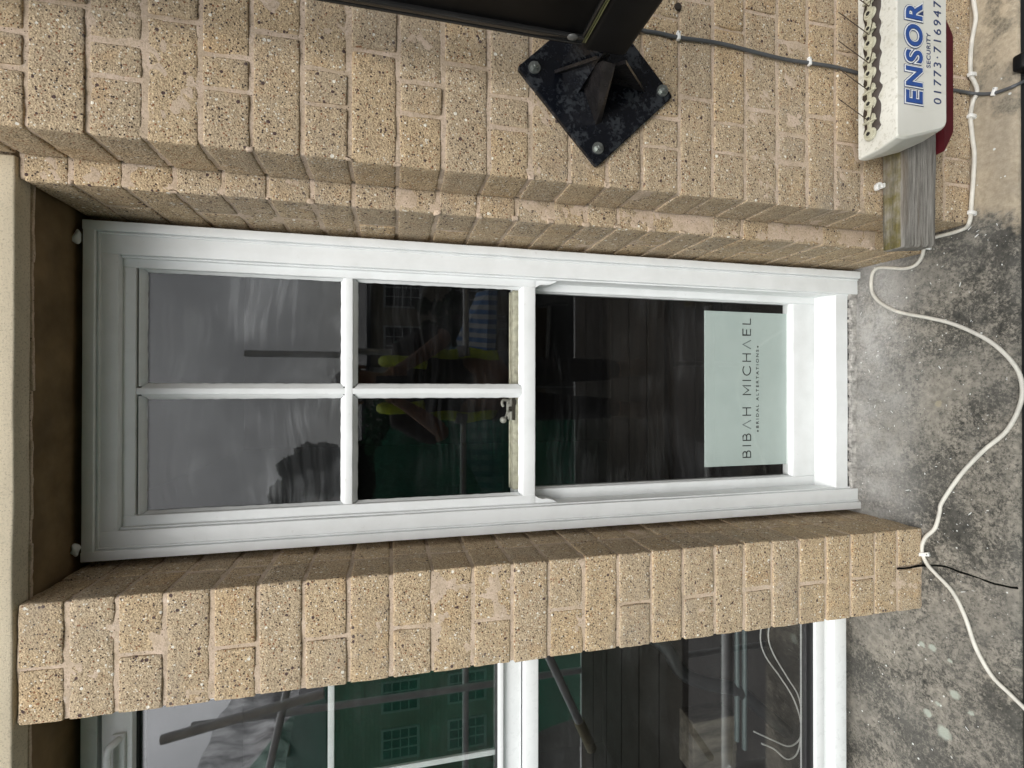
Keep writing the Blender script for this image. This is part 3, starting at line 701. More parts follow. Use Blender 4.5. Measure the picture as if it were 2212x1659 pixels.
# --- projecting sign and its bracket
ps = tag(empty('projecting_sign', (.556, YA, -.325)), 'black projecting sign box on an arm with a bolted diamond wall plate', 'sign')
YPf = YA-.010
cA, cB, cC = at(1118, 144, YPf), at(1290, 360, YPf), at(1454, 208, YPf); cD = cA+cC-cB
def roundpoly(P, r=.006, n=4):
    out = []
    for i, p in enumerate(P):
        a_, b_ = (P[i-1]-p).normalized(), (P[(i+1) % len(P)]-p).normalized()
        for k in range(n+1):
            t = k/n; out.append((p+a_*r*(1-t)**2+b_*r*t**2))
    return out
bm = bmesh.new(); prism(bm, [(v.x, v.z) for v in roundpoly([cA, cB, cC, cD])], YPf, YA-.001)
bmesh.ops.bevel(bm, geom=[e for e in bm.edges if abs(e.verts[0].co.y-YPf) < 1e-5 and abs(e.verts[1].co.y-YPf) < 1e-5], offset=.0015, segments=2, affect='EDGES')
link('mounting_plate', bm, MPL, ps)
ctr = (cA+cC)/2
for px, py in ((1154, 147), (1291, 321), (1430, 197)):
    bm = bmesh.new(); hexbolt(bm, at(px, py, YPf), .0086, .010); link('bolt', bm, ZINC, ps)
p4 = cD+(ctr-cD)*.2; bm = bmesh.new(); hexbolt(bm, p4, .0082, .009); link('bolt', bm, ZINC, ps)
aX0, aX1, aZ1, aZ0, aY = .526, .606, -.288, -.362, .735
bm = bmesh.new()
for q in (1,):
    c = Vector(((aX0+aX1)/2, 0, (aZ0+aZ1)/2)); r = .036
    prism(bm, [(c.x-r, c.z), (c.x, c.z-r), (c.x+r, c.z), (c.x, c.z+r)], aY-.004, YPf)
link('stub_tube', bm, MPL, ps)
MGU = plain('worn_gusset_steel', (.020, .018, .018), .3, (90, .5, .003), .2, .5, .45, 50)
def gus(a_, b_, c_, t, n):
    bm = bmesh.new(); hull(bm, [p+n*s for p in (a_, b_, c_) for s in (-t/2, t/2)]); return link('gusset', bm, MGU, ps)
cz = Vector((c.x, YPf, c.z))
gus(at(1197, 155, YPf), at(1290, 124, aY+.004), cz+Vector((0, 0, .01)), .006, Vector((1, 0, 0)))
gus(at(1392, 196, YPf), at(1352, 133, aY+.004), cz+Vector((0, 0, -.01)), .006, Vector((1, 0, 0)))
bm = bmesh.new(); hull(bm, [at(1287, 271, YPf), at(1298, 266, YPf), at(1302, 131, aY+.002), at(1330, 139, aY+.002), at(1282, 188, YPf-.02), at(1310, 185, YPf-.03), cz]); link('gusset', bm, MGU, ps)
gus(cz+Vector((.11, 0, 0)), Vector((aX1, aY, c.z)), cz, .006, Vector((0, 0, 1)))
bm = bmesh.new(); box(bm, aX0, aX1, -.10, aY, aZ0, aZ1, .009, 0, 4)
bmesh.ops.bisect_plane(bm, geom=bm.verts[:]+bm.edges[:]+bm.faces[:], plane_co=(0, aY-.006, aZ1), plane_no=(0, 1, .30), clear_outer=True)
bmesh.ops.holes_fill(bm, edges=bm.edges[:]); link('arm', bm, BLACK, ps, True, 30)
# sign cabinet above the arm
bm = bmesh.new(); box(bm, aX0+.004, aX1-.004, -.08, .712, aZ1+.006, 1.05, .003); link('sign_cabinet', bm, BLACK, ps, True, 30)
bm = bmesh.new()
for x0 in (aX0-.001, aX1-.006):
    box(bm, x0, x0+.007, .704, .7115+.004, aZ1+.006, 1.055, .0022); box(bm, x0, x0+.007, .7165, .7225, aZ1+.0062, 1.055, .0022)
    box(bm, x0+.0004, x0+.0066, -.084, .7035, aZ1+.0064, aZ1+.011, .0015)
link('edge_trim', bm, plain('satin_black_trim', (.02, .02, .02), .2), ps, True, 30)
bm = bmesh.new(); box(bm, aX0+.0005, aX1-.0005, -.08, .716, aZ1+.0006, aZ1+.0022); box(bm, aX0+.0008, aX1-.0008, -.08, .716, aZ1+.0040, aZ1+.0058)
link('sealing_strip', bm, plain('olive_sealant', (.16, .16, .07), .5), ps)
g = at(1237, 88, .705); g.x = aX0-.002; bm = bmesh.new()
bmesh.ops.create_uvsphere(bm, u_segments=20, v_segments=12, radius=1, matrix=Matrix.Translation(g) @ Matrix.Diagonal((.003, .007, .0085, 1)))
link('rubber_bung', bm, plain('grey_rubber', (.10, .10, .095), .25), ps, True)
g = at(1030, -6, .65); g = Vector((aX0+.003, .655, g.z)); bm = bmesh.new(); hexbolt(bm, g, .009, .006, Vector((-1, 0, 0))); link('bolt', bm, ZINC, ps)

# --- hole left by an old fixing
bm = bmesh.new(); h = at(1465, 14, YA-.0026)
bmesh.ops.create_cone(bm, cap_ends=True, segments=16, radius1=.0075, radius2=.0065, depth=.003, matrix=Matrix.Translation(h) @ Matrix.Rotation(R(90), 4, 'X'))
link('drill_hole', bm, plain('hole_black', (.03, .022, .016), .9), bld)

# --- timber
def timber_material():
    a = N('weathered_timber'); g1 = a.noise(1, 7, .75, vec=a.scale(9, 90, 160), dist=.2); g2 = a.noise(1, 3, .6, vec=a.scale(5, 30, 45))
    c = a.mix(a.rng(g1, .35, .66), (.12, .11, .095), (.38, .36, .325)); c = a.mix(a.rng(g2, .5, .7, 0, .5), c, (.20, .15, .10))
    moss = a.math('MULTIPLY', a.rng(a.n('ShaderNodeSeparateXYZ', {0: a.n('ShaderNodeNewGeometry').outputs['Normal']}).outputs[2], .5, .9), a.rng(a.noise(13, 5, .7), .4, .6, .15, .9))
    c = a.mix(moss, c, a.mix(a.rng(g1, .3, .7), (.05, .045, .02), (.20, .165, .04)))
    return a.out(c, .9, a.bump(g1, .8, .003), .2)
TY = .8117; tz1, tz0 = at(1946, 420, TY).z, at(2025, 420, TY).z
tm = bmesh.new(); TX0, TX1 = .292, .80
rough_box(tm, TX0, TX1, TY, YA-.0025, tz0, tz1, .007, .010, (.0018, .0007), (14, 120), .5, 3)
for v in tm.verts:
    if v.co.x < TX0+.02: v.co.x += (v.co.z-tz0)*-.10+.004
tag(link('timber_block', tm, timber_material(), None, True, 50), 'weathered grey timber block, mossy on top, fixed to the brick below the sign bracket', 'timber')
# --- cable clip left on its own
p = at(1897, 405, YA-.006)
bm = bmesh.new(); q = Matrix.Translation(p) @ Matrix.Rotation(R(25), 4, 'Y')
for i in range(7):
    t = R(-60+i*36); x, z = .0065*math.cos(t), .0065*math.sin(t); box(bm, x-.0026, x+.0026, -.006, .003, z-.0026, z+.0026, .0008)
box(bm, .004, .013, -.006, .003, -.011, -.005, .001)
bmesh.ops.transform(bm, matrix=q, verts=bm.verts[:])
tag(link('cable_clip', bm, CLIPW, None, True, 40), 'small empty white cable clip on the brick just above the timber block', 'clip')

# --- alarm box
ab = tag(empty('alarm_box', (.6225, TY, -1.0)), 'cream white alarm bell box with blue lettering and dark red base', 'alarm box')
AF, AM = .730, .768; zt_b, zt_f = at(1856, 200, TY-.002).z, at(1937, 200, AF).z; zbf = at(2046, 200, AF).z
L, Rr = .462, .783
def outl(g, zt, zb, ch=.045, r=.012):
    return [Vector((L-g, 0, zb+.10-g*.3)), Vector((L+.027-g, 0, zb+.012)), Vector((L+.038-g, 0, zb-g)), Vector((Rr-.038+g, 0, zb-g)), Vector((Rr-.027+g, 0, zb+.012)), Vector((Rr+g, 0, zb+.10-g*.3)), Vector((Rr+g, 0, zt+g*.3)), Vector((L-g, 0, zt+g*.3))]
def loft(name, secs, mat, parent):
    bm = bmesh.new(); rings = []
    for y, P in secs:
        Q = roundpoly(P, .0055, 4); rings.append([bm.verts.new((v.x, y, v.z)) for v in Q])
    for a_, b_ in zip(rings, rings[1:]):
        for i in range(len(a_)): j = (i+1) % len(a_); bm.faces.new((a_[i], a_[j], b_[j], b_[i]))
    bm.faces.new(rings[0][::-1]); bm.faces.new(rings[-1]); bmesh.ops.recalc_face_normals(bm, faces=bm.faces[:])
    return link(name, bm, mat, parent, True, 25)
zmid = (zt_b+zt_f)/2
a = N('cream_abs'); c = a.mix(a.rng(a.noise(6, 4), .35, .65), (.74, .73, .66), (.66, .65, .58)); c = a.mix(a.rng(a.noise(1, 5, .7, vec=a.scale(30, 30, 6)), .56, .72, 0, .5), c, (.50, .48, .38))
up = a.n('ShaderNodeSeparateXYZ', {0: a.n('ShaderNodeNewGeometry').outputs['Normal']}).outputs[2]
c = a.mix(a.math('MULTIPLY', a.rng(up, .3, .8), a.rng(a.noise(140, 4, .7), .52, .66, 0, .55)), c, (.36, .34, .26))
ABS = a.out(c, .35, a.bump(a.noise(120, 4), .12, .001), .45)
loft('cover', [(AF-.001, outl(-.004, zt_f, zbf)), (AF, outl(-.0025, zt_f, zbf)), (AF+.003, outl(0, zt_f, zbf)), (AM, outl(.006, zmid-.001, zbf)), (TY-.002, outl(.007, zt_b, zbf+.004))], ABS, ab)
zrb = at(2059, 150, .80).z; xa_, xb_ = at(2022, 327, .80).x, at(2058, 286, .80).x; xm2 = L+Rr
def baseout(g): return [Vector((xa_-g, 0, tz0-.0015)), Vector((xb_-g*.5, 0, zrb-g)), Vector((Rr-.045+g*.5, 0, zrb-g)), Vector((Rr-.004+g, 0, tz0-.0015))]
loft('base', [(.799, baseout(-.0015)), (.8005, baseout(0)), (.853, baseout(.0015))], plain('dark_red_plastic', (.085, .008, .012), .35), ab)
BLUE = plain('blue_print', (.030, .085, .30), .4); NAVY = plain('navy_print', (.035, .055, .14), .4); WHT = plain('white_print', (.80, .82, .82), .4)
ax = .6225
def fit_text(t, x0, x1, z0, z1):
    vs = t.data.vertices; a0, a1 = min(v.co.x for v in vs), max(v.co.x for v in vs); b0, b1 = min(v.co.z for v in vs), max(v.co.z for v in vs)
    for v in vs: v.co.x = x0+(v.co.x-a0)*(x1-x0)/(a1-a0); v.co.z = z0+(v.co.z-b0)*(z1-z0)/(b1-b0)
YL = AF-.0016
eX0 = at(1975, 228, YL).x; eZ1, eZ0 = at(1952, 150, YL).z, at(1995, 150, YL).z; eX1 = 2*ax-eX0
m_ = .0042; kk = None
for nm, mat, off, dy in (('lettering', BLUE, 0, -.0018), ('lettering', NAVY, .0009, -.0013), ('lettering', WHT, .0031, -.0008), ('lettering', NAVY, .0042, -.0003)):
    t = text_mesh(nm, 'ENSOR', .055, mat, ab, Vector((ax, YL+dy, (eZ0+eZ1)/2)), off+.0009, .0005, 1.22)
    vs = t.data.vertices
    if kk is None:
        a0, a1 = min(v.co.x for v in vs), max(v.co.x for v in vs); b0, b1 = min(v.co.z for v in vs), max(v.co.z for v in vs); kk = (a0, (eX1-eX0-2*m_)/(a1-a0), b0, (eZ1-eZ0-2*m_)/(b1-b0))
    for v in vs: v.co.x = eX0+m_+(v.co.x-kk[0])*kk[1]; v.co.z = eZ0+m_+(v.co.z-kk[2])*kk[3]
t = text_mesh('lettering', 'SECURITY', .012, NAVY, ab, Vector((ax, YL, 0)), 0, .0005, 1.1)
sX0 = at(2004, 146, YL).x; fit_text(t, sX0, at(2004, 71, YL).x, at(2010, 100, YL).z, at(2001.5, 100, YL).z)
t = text_mesh('lettering', '01773·716947', .018, NAVY, ab, Vector((ax, YL, 0)), 0, .0005, 1.35)
fit_text(t, at(2020, 224, YL).x, at(2020, 2, YL).x, at(2033, 130, YL).z, at(2017, 130, YL).z)

# --- pigeon spikes along the top of the box
sp = tag(empty('bird_spikes', (.6225, .775, zt_b)), 'pale plastic strip of thin pigeon spikes glued along the top of the alarm box', 'bird spikes')
ytop = lambda y: zt_f+(zt_b-zt_f)*(y-AF)/(TY-AF)
yc = .780
bm = bmesh.new(); n = 60; x0, x1 = at(1882, 291, yc).x, .775; ra = []
for i in range(n+1):
    x = x0+(x1-x0)*i/n; w = .0185+.005*noise.noise(Vector((x*60, 0, 0)))+.002*math.sin(x*190); w *= min(1, .35+i*.4, .35+(n-i)*.4); cyy = yc+.001*noise.noise(Vector((x*30, 5, 0)))
    ra.append([bm.verts.new((x, cyy+s*w, ytop(cyy+s*w)+h+.0012)) for s, h in ((-1.05, -.003), (-.9, .0012), (0, .0022), (.9, .0012), (1.05, -.003))])
for a_, b_ in zip(ra, ra[1:]):
    for i in range(4): bm.faces.new((a_[i], b_[i], b_[i+1], a_[i+1]))
link('adhesive', bm, plain('brown_adhesive', (.055, .042, .034), .6, (90, .5, .003)), sp, True)
PC = plain('clear_aged_plastic', (.50, .48, .36), .35, None, 0, .5, .2, 80); WIRE = plain('rusted_wire', (.09, .065, .05), .45, None, .4)
bz = .007
def strip():
    bm = bmesh.new(); holes = []; px_ = [262, 197, 137, 75, 14]; xs = [at(1876, p, yc).x for p in px_]; pitch = xs[1]-xs[0]
    x = xs[0]-pitch*.42; k = 0; pts = []
    while x < .77:
        z = ytop(yc)+bz
        for (cx, rad, hole) in ((x, .0125, True), (x+pitch*.5, .0110, True)):
            bmesh.ops.create_cone(bm, cap_ends=True, segments=18, radius1=rad, radius2=rad*.86, depth=.004, matrix=Matrix.Translation((cx, yc, z)))
            holes.append((cx, rad, z))
            bmesh.ops.create_cone(bm, cap_ends=True, segments=12, radius1=rad*.62, radius2=rad*.5, depth=.004, matrix=Matrix.Translation((cx, yc, z+.002)))
            box(bm, cx+rad*.6, cx+pitch*.5-rad*.6, yc-.0042, yc+.0042, z-.0018, z+.0018, .0012)
        box(bm, x+pitch*.40-.002, x+pitch*.40+.002, yc-.014, yc+.012, z-.001, z+.0045, .0012)
        x += pitch
    return bm, xs, pitch, holes
bm, xs, pitch, holes = strip(); link('base_strip', bm, PC, sp, True, 40)
for cx, rad, z in holes:
    bm = bmesh.new(); bmesh.ops.create_cone(bm, cap_ends=True, segments=6, radius1=rad*.36, radius2=rad*.30, depth=.0012, matrix=Matrix.Translation((cx, yc, z+.0042)) @ Matrix.Rotation(cx*40, 4, 'Z'))
    link('fixing_hole', bm, GASKET, sp)
for i in range(5):
    bx = xs[i]; b = Vector((bx, yc, ytop(yc)+bz))
    q_ = (262, 197, 137, 75, 14)[i]
    for tip in (at(1872-61, q_-49, .780), at(1886, q_-34, .742)):
        bm = bmesh.new(); tube(bm, [b, tip], .0009, 6); link('spike', bm, WIRE, sp)

# --- cables
def hit(px, py, r):
    p = at(px, py, YA-r-.001); d = ray(px, py); t = LZ(.87)/d.z
    for _ in range(8): t = (LZ((d*t).y)+r)/d.z
    q = d*t
    return (q, True) if d.z < 0 and q.y < p.y+1e-6 or (p.x < XE and d.z < 0) else (p, False)
GREY = plain('grey_cable_sheath', (.085, .09, .095), .5, (300, .2, .0008)); WHC = plain('white_cable_sheath', (.58, .56, .50), .5, (90, .35, .0012), 0, .4, .16, 28)
gc = tag(empty('grey_cable', tuple(at(1604, 106, YA))), 'thin dark grey cable clipped along the brick, running behind the white alarm box', 'cable')
gp = [(1370, 55), (1390, 66), (1425, 72), (1465, 81), (1520, 88), (1565, 96), (1640, 115), (1700, 129), (1748, 136), (1800, 144), (1850, 157), (1900, 170), (1960, 182), (2020, 190), (2061, 195), (2085, 199)]
P = [hit(x, y, .0038)[0] for x, y in gp]
P += [hit(x, y, .0085 if x < 2115 else .0038)[0] for x, y in ((2101, 202), (2125, 203), (2147, 201), (2170, 194), (2190, 186))]
P.append(at(2212, 176, .772)); P.append(at(2235, 168, .770))
bm = bmesh.new(); tube(bm, spline(P, 6), .0036, 10); link('sheath', bm, GREY, gc, True)
for i, nn in ((3, 0), (8, 0)): clip(gc, P[i], P[i+1]-P[i-1], CLIPW, .95)
clip(gc, P[18], P[19]-P[17], CLIPW, .95, Vector((0, 0, 1)))
wc = tag(empty('white_cable', tuple(hit(1992, 1196, 0)[0])), 'long off white cable clipped at the wall foot and looping over the stained stone ledge', 'cable')
wp = [(2101, -40), (2103, 0), (2108, 36), (2104, 64), (2099, 91), (2096, 130), (2097, 162), (2104, 176), (2110, 191), (2109, 205), (2101, 222), (2096, 252), (2098, 275), (2101, 302), (2105, 333), (2103, 380), (2099, 430), (2097, 460), (2094, 480), (2085, 493), (2058, 503), (2022, 512), (2004, 522), (1997, 534), (1991, 556), (1977, 573), (1955, 580), (1928, 579), (1902, 578), (1889, 584), (1883, 600), (1883, 626), (1891, 643), (1908, 658), (1942, 674), (2008, 687), (2050, 697), (2092, 713), (2142, 740), (2185, 780), (2206, 820), (2205, 870), (2175, 930), (2125, 973), (2075, 1026), (2035, 1085), (2030, 1106), (2020, 1140), (2000, 1160), (1992, 1178), (1993, 1197), (2004, 1220), (2022, 1240), (2058, 1279), (2085, 1333), (2108, 1399), (2142, 1459), (2182, 1499), (2215, 1532), (2250, 1570)]
P = []
for x, y in wp:
    q, led = hit(x, y, .0044); P.append(q)
sm = spline(P, 5)
for i, p in enumerate(sm):
    s = noise.noise(Vector((i*.05, 2, 9)))
    if p.z < LZ(p.y)+.0046 and p.y > .775: p.z = LZ(p.y)+.0046
bm = bmesh.new(); tube(bm, sm, .0043, 12); link('sheath', bm, WHC, wc, True)
for i in (6, 11, 17, 23, 50):
    led = hit(*wp[i], .0044)[1]; clip(wc, P[i], P[i+1]-P[i-1], CLIPW, 1.3, Vector((0, -.25, 1)).normalized() if led else Vector((0, -1, 0)))
# small black fitting on the ledge edge
bm = bmesh.new(); p = at(2199, 135, .765); box(bm, p.x-.017, p.x+.017, .752, .7745, p.z-.04, p.z+.004, .006, 0, 3)
tag(link('edge_fitting', bm, BLACK, None, True, 40), 'small black fitting at the front edge of the clean stone ledge below the alarm box', 'fitting')
# paint chips lying on the ledge
bm = bmesh.new(); rc = random.Random(3)
for i in range(300):
    x = rc.uniform(-.9, .36); y = rc.uniform(.79, 1.12)
    if (XP-.01 < x < XW+.01 and y > YB-.01): continue
    if x < XP and rc.random() < .55: continue
    s = rc.choice((.0005, .0006, .0008, .001, .0015)); L_ = s*rc.choice((1, 1.2, 1.6, 3.2)); t = rc.uniform(0, 6.3)
    c = Vector((x, y, LZ(y)+.0016)); u = Vector((math.cos(t), math.sin(t), rc.uniform(-.2, .2)))*L_; w = Vector((-math.sin(t), math.cos(t), rc.uniform(-.3, .3)))*s*.6
    vs = [bm.verts.new(c+u*a_+w*b_+Vector((0, 0, rc.uniform(0, .001)))) for a_, b_ in ((-1, -.6), (-.3, -1), (.9, -.7), (1, .5), (.1, 1), (-.9, .6))]
    top = bm.faces.new(vs); r = bmesh.ops.extrude_face_region(bm, geom=[top]); bmesh.ops.translate(bm, vec=(0, 0, .0005), verts=[g for g in r['geom'] if isinstance(g, bmesh.types.BMVert)])
tag(link('paint_chips', bm, plain('white_paint_chip', (.74, .75, .73), .6)), 'tiny white paint chips scattered over the dark stone ledge', 'paint chips', None, 'stuff')

# ================================================================== STREET BEHIND THE CAMERA, MIRRORED IN THE PANES
GZ = -4.6
a = N('asphalt'); c = a.mix(a.rng(a.noise(3, 5), .35, .65), (.05, .05, .05), (.075, .073, .07)); ASPH = a.out(c, .9, a.bump(a.noise(120, 3), .4, .003))
bm = bmesh.new(); s = 260; bm.faces.new([bm.verts.new(v) for v in ((-s, -s, GZ-.14), (s, -s, GZ-.14), (s, s, GZ-.14), (-s, s, GZ-.14))]); tag(link('road', bm, ASPH), kind='structure')
PAVE = plain('paving', (.07, .072, .065), .85, (30, .4, .004), 0, .3, .15, 4)
bm = bmesh.new(); box(bm, -40, 40, -2.6, .855, GZ-.3, GZ, .02); tag(link('pavement', bm, PAVE), kind='structure')
bm = bmesh.new(); box(bm, -40, 40, -17.9, -9.0, GZ-.3, GZ, .02); tag(link('market_place', bm, PAVE), kind='structure')
def wallmat(name, c0, c1, blk=(.32, .16)):
    a = N(name); x, y, z = a.sep(); v = a.n('ShaderNodeCombineXYZ', {0: x, 1: z, 2: 0.}).outputs[0]
    b = a.n('ShaderNodeTexBrick', {'Vector': v, 'Color1': (*c0, 1), 'Color2': (*c1, 1), 'Mortar': (*[k*.75 for k in c0], 1), 'Scale': 1., 'Mortar Size': .012, 'Brick Width': blk[0], 'Row Height': blk[1]})
    c = a.mix(a.rng(a.noise(2, 5), .35, .7, 0, .4), b.outputs['Color'], [k*.6 for k in c0]); return a.out(c, .9, a.bump(a.noise(40, 4), .4, .01))
STONE = wallmat('far_sandstone', (.34, .29, .21), (.42, .36, .27)); PALE = plain('pale_render', (.55, .53, .47), .9, None, 0, .2, .08, 2); REDB = wallmat('far_red_brick', (.28, .12, .08), (.34, .16, .10), (.23, .075))
SLATE = plain('slate', (.07, .072, .08), .6, (8, .3, .02)); WPAINT = plain('far_white_paint', (.50, .50, .48), .5); DPANE = plain('far_dark_glass', (.02, .022, .025), .08)
DOORP = plain('far_door_paint', (.03, .07, .05), .4)
def house(label, x0, x1, yf, eave, ridge, wm, rows, cols, chimney=True, bay=1.0):
    h = tag(empty('terraced_house', ((x0+x1)/2, yf, GZ)), label, 'house', 'houses across the street')
    bm = bmesh.new(); box(bm, x0, x1, yf-8, yf, GZ-.2, eave); link('wall', bm, wm, h)
    bm = bmesh.new(); prism(bm, [(yf+.3, eave-.05), (yf-4, ridge), (yf-8.3, eave-.05), (yf-8.3, eave+.1), (yf-4, ridge+.2), (yf+.3, eave+.1)], x0-.05, x1+.05, 'x')
    prism(bm, [(yf-.02, eave), (yf-4, ridge), (yf-7.9, eave)], x0+.02, x1-.02, 'x', 1)
    rf = link('roof', bm, [SLATE, wm], h)
    if chimney:
        bm = bmesh.new(); box(bm, x1-1.3, x1-.4, yf-4.5, yf-3.6, ridge-.5, ridge+1.1, .03)
        for k in range(3): bmesh.ops.create_cone(bm, cap_ends=True, segments=10, radius1=.12, radius2=.10, depth=.4, matrix=Matrix.Translation((x1-1.1+k*.26, yf-4.05, ridge+1.3)))
        link('chimney', bm, REDB, h)
    for r_, (z0, z1) in enumerate(rows):
        for i in range(cols):
            cx = x0+(x1-x0)*(i+.5)/cols; w = .55*bay
            if r_ == 0 and i == cols-1:
                bm = bmesh.new(); box(bm, cx-.5, cx+.5, yf-.05, yf+.03, GZ+.02, GZ+2.15, .01); link('door', bm, DOORP, h); continue
            bm = bmesh.new()
            box(bm, cx-w-.07, cx+w+.07, yf-.02, yf+.06, z1, z1+.09); box(bm, cx-w-.07, cx+w+.07, yf-.02, yf+.09, z0-.10, z0); box(bm, cx-w-.07, cx-w, yf-.02, yf+.06, z0, z1); box(bm, cx+w, cx+w+.07, yf-.02, yf+.06, z0, z1)
            for k in (1, 2): box(bm, cx-w+2*w*k/3-.02, cx-w+2*w*k/3+.02, yf, yf+.045, z0, z1)
            for k in (1, 2, 3): box(bm, cx-w, cx+w, yf+.001, yf+.046, z0+(z1-z0)*k/4-.02, z0+(z1-z0)*k/4+.02)
            wnd = link('window', bm, WPAINT, h)
            bm = bmesh.new(); box(bm, cx-w, cx+w, yf+.004, yf+.012, z0, z1); link('pane', bm, DPANE, wnd)
    return h
rws = [(GZ+.9, GZ+2.3), (GZ+3.6, GZ+4.9)]
house('sandstone house with white sash windows across the street, mirrored in the upper right panes', .6, 8.4, -18, .9, 1.7, STONE, rws, 4, False)
house('pale rendered house beside the tree across the street', -5.6, .55, -18, .95, 1.8, PALE, rws, 3, False)
house('sandstone house behind the green netting across the street', -15, -5.7, -18, 2.3, 4.9, STONE, rws, 5)
house('red brick house at the far left end of the terrace across the street', -27, -15.1, -18, 2.0, 4.4, REDB, rws, 5)
house('red brick house at the right end of the terrace across the street', 8.5, 18, -18, 1.6, 4.2, REDB, rws, 4)
def leafmat(name, c0, c1):
    a = N(name); return a.out(a.mix(a.rng(a.noise(1.6, 3), .35, .65), c0, c1), .6, None, .3)
def tree(label, x, y, h, cr, crz, base, mat, n, seed, name='broadleaf_tree'):
    rg = random.Random(seed); t = tag(empty(name, (x, y, GZ)), label, 'tree', 'trees across the street')
    bm = bmesh.new(); tube(bm, [(x, y, GZ), (x+.05, y, GZ+h*.3), (x-.05, y, GZ+h*.75)], .1, 8, True, [.16, .11, .03])
    for i in range(8):
        a_ = rg.uniform(0, 6.3); z = GZ+h*rg.uniform(.25, .6); tube(bm, [(x, y, z), (x+math.cos(a_)*cr*.6, y+math.sin(a_)*cr*.6, z+h*.2)], .03, 6, True, [.05, .015])
    link('trunk', bm, plain('bark', (.09, .07, .05), .9), t)
    bm = bmesh.new(); cl = []
    for i in range(26):
        d = Vector((rg.gauss(0, 1), rg.gauss(0, 1), rg.gauss(0, 1))).normalized()*rg.uniform(.35, .95); cl.append((Vector((x+d.x*cr, y+d.y*cr, GZ+base+crz+d.z*crz)), rg.uniform(.22, .42)*cr))
    for i in range(n):
        c, r_ = rg.choice(cl); d = Vector((rg.gauss(0, 1), rg.gauss(0, 1), rg.gauss(0, 1))).normalized()*r_*rg.uniform(.6, 1.05); p = c+d
        u = Vector((rg.gauss(0, 1), rg.gauss(0, 1), rg.gauss(0, 1))).normalized(); w = u.orthogonal().normalized(); s = rg.uniform(.05, .12)
        bm.faces.new([bm.verts.new(p+u*s), bm.verts.new(p+w*s*.6), bm.verts.new(p-u*s), bm.verts.new(p-w*s*.6)])
    link('crown', bm, mat, t); return t
LF1, LF2 = leafmat('leaf_dark', (.018, .045, .015), (.035, .075, .022)), leafmat('leaf_mid', (.03, .13, .06), (.06, .22, .10))
tree('tall dark tree in front of the pale house, mirrored in the upper left pane', -2.75, -13.5, 8.4, 1.2, 2.7, 3.5, LF1, 16000, 1)
tree('wide low green tree by the market stalls, mirrored in the middle left pane', -2.0, -10.9, 4.9, 1.9, 1.55, 2.1, LF2, 14000, 2)
tree('young tree in front of the sandstone house, right of the market stalls', 2.2, -15, 4.3, .9, 1.3, 1.4, LF1, 4000, 3)
def stripe_mat(name, c0, c1, n=26, checks=False):
    a = N(name); x, y, z = a.sep(); s = a.math('GREATER_THAN', a.math('SINE', a.math('MULTIPLY', x, float(n))), .0); c = a.mix(s, c0, c1)
    if checks: s2 = a.math('GREATER_THAN', a.math('SINE', a.math('MULTIPLY', y, float(n))), .2); c = a.mix(a.math('MULTIPLY', s2, .5), c, (.02, .10, .14))
    return a.out(c, .8)
SB, SC = stripe_mat('blue_white_stripe', (.42, .44, .44), (.03, .14, .34)), stripe_mat('teal_white_check', (.40, .43, .42), (.03, .14, .18), 24, True)
def stall(label, x, y, w, d, mat, rot):
    s = tag(empty('market_stall', (x, y, GZ)), label, 'market stall', 'market stalls in the square')
    parts = []
    bm = bmesh.new(); ap = bm.verts.new((0, 0, 2.95)); cs = [bm.verts.new((sx*w, sy*d, 2.25)) for sx, sy in ((-1, -1), (1, -1), (1, 1), (-1, 1))]; lo = [bm.verts.new((v.co.x, v.co.y, 2.02)) for v in cs]
    for i in range(4): j = (i+1) % 4; bm.faces.new((cs[i], cs[j], ap)); bm.faces.new((lo[i], lo[j], cs[j], cs[i]))
    parts.append(('canopy', bm, mat))
    for sx, sy in ((-1, -1), (1, -1), (1, 1), (-1, 1)):
        bm = bmesh.new(); tube(bm, [(sx*(w-.06), sy*(d-.06), 0), (sx*(w-.06), sy*(d-.06), 2.25)], .022, 8); parts.append(('leg', bm, ZINC))
    bm = bmesh.new(); box(bm, -w+.1, w-.1, -d+.2, d-.2, .78, .84, .01); box(bm, -w+.12, w-.12, -d+.22, -d+.24, .1, .78); parts.append(('counter', bm, plain('stall_counter', (.20, .15, .09), .7)))
    for nme, bm, mt in parts: o = link(nme, bm, mt); o.parent = s
    s.rotation_euler.z = R(rot)
pS = refl(1020, 745, -11); stall('blue and white striped market stall mirrored in the middle right pane', pS.x, -11.2, 1.35, .9, SB, 8)
pS = refl(1020, 950, -11); stall('teal checked market stall beside the wide green tree', pS.x, -10.2, 1.5, .9, SC, -6)
stall('blue and white striped market stall furthest right in the square', 4.4, -12.5, 1.4, 1.0, SB, 2)
stall('teal checked market stall standing closest to the pale house', .6, -15.6, 1.3, .9, SC, 0)

